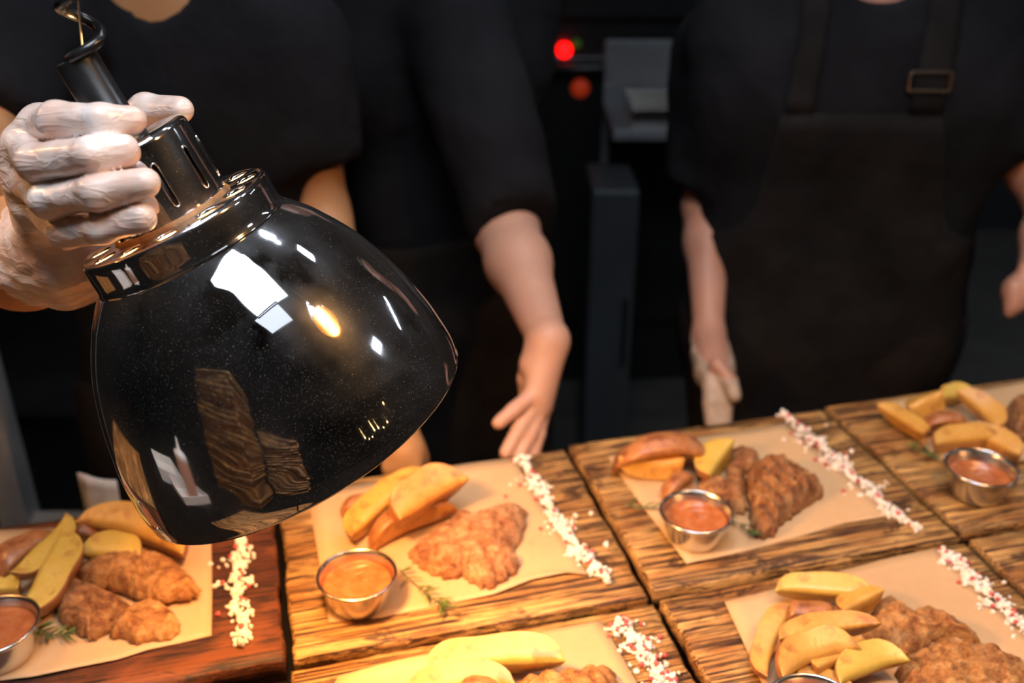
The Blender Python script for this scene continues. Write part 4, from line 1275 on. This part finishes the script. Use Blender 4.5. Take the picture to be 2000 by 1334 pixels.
# disposable glove on his hanging hand
def f_glove3(p):
    d = cone(w3 + (gl[0] - w3) * 0.3, gl[1], 0.027, 0.029)(p)
    for i in range(4):
        d = smin(d, chain([W(1384 + 9 * i, 735, 1.325), W(1388 + 10 * i, 785, 1.315), W(1390 + 9 * i, 828, 1.31)], [0.0112, 0.0102, 0.0090], 0.003)(p), 0.0012)
    d = smin(d, chain([W(1400, 712, 1.32), W(1424, 742, 1.31), W(1433, 774, 1.30)], [0.0132, 0.0112, 0.0095], 0.003)(p), 0.004)
    return np.maximum(d + 0.0012 * wav(p * [1, 1, 0.3], 260, 5, 6), p[:, 2] - gl[0][2] - 0.01)
l2, h2 = bounds([gl[0], gl[1], W(1390, 830, 1.31), W(1435, 770, 1.30)], 0.045)
v, fc = surface(f_glove3, l2, h2, 0.003)
M_glove3 = plain('creased_beige_glove', (0.42, 0.30, 0.22), 0.45, 0, 60, 0.15, 0.002)
mesh_obj('glove', v - np.array([cx3, cy3, 0]), fc, M_glove3, p3)['label'] = 'creased pale disposable glove'

# ------------------------------------------------------------------ background equipment
M_rack = plain('light_grey_metal', (0.42, 0.43, 0.45), 0.45, 0.2, 8)
def rack():
    t = tag(empty('steel_rack', W(48, 900, 1.5) * [1, 1, 0]), 'grey metal rack standing behind the lamp-holding cook at far left', 'rack')
    base = np.array(t.location)
    dx = 0.55
    for i, (x, y) in enumerate(((0.0, 0.0), (-dx, 0.0), (0.0, 0.45), (-dx, 0.45))):
        box_obj('post', (x - 0.03, y, 0.75), (0.045, 0.045, 1.5), M_rack, t)
    for z in (0.52, 0.95, 1.42):
        box_obj('shelf', (-dx / 2, 0.225, z - 0.02), (dx, 0.45, 0.02), M_black, t)
    box_obj('rail', (0.14, 0.0, 0.575), (0.32, 0.03, 0.04), M_rack, t)
    return t
rack()

def oven():
    x0, y0 = W(1150, 400, 2.9)[:2]
    t = tag(empty('kitchen_oven', (x0, y0, 0)), 'black kitchen oven with red indicator lights between the two cooks', 'oven')
    box_obj('body', (0.0, 0.38, 0.80), (0.95, 0.7, 1.60), M_black, t, bevel=0.01)
    box_obj('control_panel', (0.0, 0.02, 1.32), (0.80, 0.03, 0.40), plain('black_control_panel', (0.014, 0.014, 0.016), 0.3), t)
    for (px, py, r, col, e, nm) in ((1102, 98, 0.016, (1.0, 0.003, 0.003), 4.0, 'indicator_light'), (1133, 172, 0.020, (0.8, 0.06, 0.01), 0.22, 'indicator_light'), (1126, 86, 0.010, (0.1, 0.3, 0.02), 0.10, 'indicator_light')):
        # place it on the panel's front face
        d = W(px, py, 1.0) - CAM
        k = (y0 + 0.0 - CAM[1]) / d[1]
        q = CAM + d * k
        vs, fs = lathe([(r * 1.25, 0.012), (r * 1.25, 0.0), (r, -0.004), (r * 0.6, -0.009), (0.0003, -0.011)], 24)
        o = mesh_obj(nm, [(x, z, y) for x, y, z in vs], fs, emit('indicator_glow', col, e), t)
        o.location = (q[0] - x0, q[1] - y0 - 0.004, q[2])
    vs, fs = tube([(-0.38, -0.05, 1.0), (0.38, -0.05, 1.0)], 0.012, 12)
    mesh_obj('handle', vs, fs, M_black, t)
    box_obj('door', (0.0, 0.015, 0.62), (0.84, 0.03, 0.80), M_black, t)
    return t
oven()
def fridge_panel():
    x0, y0 = W(1195, 560, 2.35)[:2]
    t = tag(empty('steel_bin', (x0, y0, 0)), 'tall grey metal cabinet in the dark gap behind the counter', 'cabinet')
    zt = W(1195, 372, 2.35)[2]; zb = 0.0
    w = 90 / FPX * 2.35
    box_obj('side_panel', (0, 0.12, (zt + 0.12) / 2 + 0.02), (w, 0.22, zt - 0.10), plain('blue_grey_metal', (0.06, 0.066, 0.074), 0.4, 0.2, 4), t, bevel=0.008)
    box_obj('plinth', (0, 0.13, 0.04), (w * 0.94, 0.2, 0.08), M_black, t)
    box_obj('handle', (w * 0.32, 0.0, zt * 0.6), (0.012, 0.02, 0.18), M_black, t)
    return t
fridge_panel().name = 'metal_cabinet'
def shelf_unit():
    c = W(1300, 215, 2.3)
    t = tag(empty('wall_shelf', (c[0], c[1], 0)), 'grey metal shelf beside the right cook with a steel tray', 'shelf')
    z = c[2]
    box_obj('shelf_board', (0.06, 0.15, z - 0.06), (0.36, 0.3, 0.025), M_greymetal, t)
    box_obj('back_panel', (0.06, 0.29, z + 0.03), (0.36, 0.015, 0.16), M_greymetal, t)
    for sx in (-1, 1):
        box_obj('upright', (0.06 + sx * 0.17, 0.29, z / 2), (0.02, 0.02, z), M_greymetal, t)
    bm = bmesh.new()
    add_box(bm, (0, 0, 0.004), (0.2, 0.2, 0.008), bevel=0.002)
    for cc, ss in (((0, 0.1, 0.02), (0.2, 0.006, 0.04)), ((0, -0.1, 0.02), (0.2, 0.006, 0.04)), ((0.1, 0, 0.02), (0.006, 0.2, 0.04)), ((-0.1, 0, 0.02), (0.006, 0.2, 0.04))):
        add_box(bm, cc, ss, bevel=0.001)
    o = bm_obj('steel_tray', bm, M_steel)
    o.location = (c[0] + 0.03, c[1] + 0.14, z - 0.0465)
    tag(o, 'small steel tray on the grey metal shelf', 'tray')
shelf_unit()

# paper towel tucked at the lamp-holder's hip
def towel():
    c = W(186, 965, 1.04)
    n, m = 12, 14
    vs, fs = [], []
    top = [W(150, 925, 1.04), W(165, 930, 1.03), W(195, 938, 1.035), W(228, 940, 1.045)]
    top = catmull(top, 4)
    for j in range(m + 1):
        for i, p in enumerate(top):
            s = j / m
            q = p + np.array([(-0.004 + 0.004 * math.sin(i)) * s, 0.006 * math.sin(i * 1.1 + s * 3) * s, -0.16 * s])
            vs.append(q - c)
    k = len(top)
    for j in range(m):
        for i in range(k - 1): fs.append((j * k + i, (j + 1) * k + i, (j + 1) * k + i + 1, j * k + i + 1))
    o = mesh_obj('paper_towel', vs, fs, M_white); o.location = c
    md = o.modifiers.new('thick', 'SOLIDIFY'); md.thickness = 0.003
    tag(o, 'off-white folded paper towel hanging behind the dark left board', 'towel')
towel()

# ------------------------------------------------------------------ near side of the counter, seen in the lamp's reflection
def plain_board(c, rz, label, seed):
    vs, fs = board_mesh(seed, 0.289, 0.235)
    o = mesh_obj('stacked_board', vs, fs, M_board[seed % 7])
    o.location = c; o.rotation_euler = (0, 0, rz)
    return tag(o, label, 'board', 'stack of spare wooden boards beside the camera')
rr = random.Random(4)
for k in range(25):
    plain_board((-0.36 + rr.uniform(-0.008, 0.008), -0.20 + rr.uniform(-0.008, 0.008), TABLE_Z + BOARD_T + k * (BOARD_T + 0.0006)), ANG + rr.uniform(-0.06, 0.06),
                'spare scorched wooden board in the tall stack reflected in the lamp shade', 40 + k)
for k in range(17):
    plain_board((-0.01 + rr.uniform(-0.008, 0.008), -0.44 + rr.uniform(-0.008, 0.008), TABLE_Z + BOARD_T + k * (BOARD_T + 0.0006)), ANG + rr.uniform(-0.06, 0.06),
                'spare scorched wooden board in the lower stack reflected in the lamp shade', 70 + k)
def squeeze_bottle():
    x, y = -0.52, 0.17
    t = tag(empty('squeeze_bottle', (x, y, TABLE_Z + 0.0045)), 'pink sauce squeeze bottle standing in a white tray, reflected in the lamp shade', 'bottle')
    vs, fs = lathe([(0.0005, 0), (0.029, 0), (0.031, 0.004), (0.031, 0.13), (0.029, 0.142), (0.026, 0.148)], 40)
    mesh_obj('bottle_body', vs, fs, M_bottle, t)
    vs, fs = lathe([(0.031, 0.138), (0.032, 0.140), (0.032, 0.152), (0.026, 0.160), (0.010, 0.168), (0.006, 0.195), (0.004, 0.206), (0.0005, 0.207)], 40)
    mesh_obj('nozzle_cap', vs, fs, M_plastic_white, t)
squeeze_bottle()
def tray(x, y, sx, sy, rz, label):
    bm = bmesh.new()
    add_box(bm, (0, 0, 0.002), (sx, sy, 0.004))
    for cc, ss in (((0, sy / 2, 0.02), (sx, 0.004, 0.04)), ((0, -sy / 2, 0.02), (sx, 0.004, 0.04)), ((sx / 2, 0, 0.02), (0.004, sy, 0.04)), ((-sx / 2, 0, 0.02), (0.004, sy, 0.04))):
        add_box(bm, cc, ss, bevel=0.001)
    o = bm_obj('plastic_tray', bm, M_plastic_white); o.location = (x, y, TABLE_Z + 0.0003); o.rotation_euler = (0, 0, rz)
    tag(o, label, 'tray')
tray(-0.54, 0.18, 0.14, 0.16, 0.25, 'white plastic tray holding the squeeze bottle')
tray(-0.71, 0.20, 0.14, 0.16, 0.25, 'empty white plastic tray next to the squeeze bottle tray')

def reflection_string_light():  # unseen bulbs added for gold sparkle in the chrome
    t = tag(empty('reflection_string_light', (2.6, -0.95, CAM_Z + 0.28)), 'added string of small warm bulbs, unseen, for gold sparkle in the lamp shade', 'string light')
    pts = [np.array([0.10 * i - 0.1, -0.28 * i + 0.7, -0.16 * math.sin(math.pi * ((i % 3) / 3.0)) - 0.02 * i]) for i in range(7)]
    P = catmull(pts, 6)
    vs, fs = tube(P, 0.003, 6); mesh_obj('cable', vs, fs, M_cord, t)
    glow = emit('warm_string_bulb', (1.0, 0.62, 0.22), 30.0)
    for k in range(0, len(P), 5):
        bm = bmesh.new(); bmesh.ops.create_uvsphere(bm, u_segments=12, v_segments=8, radius=0.016)
        for v in bm.verts:
            if v.co.z > 0: v.co.x *= 0.6; v.co.y *= 0.6; v.co.z *= 1.5
        b = bm_obj('bulb', bm, glow, t, True); b.location = P[k] + np.array([0, 0, -0.03])
reflection_string_light()
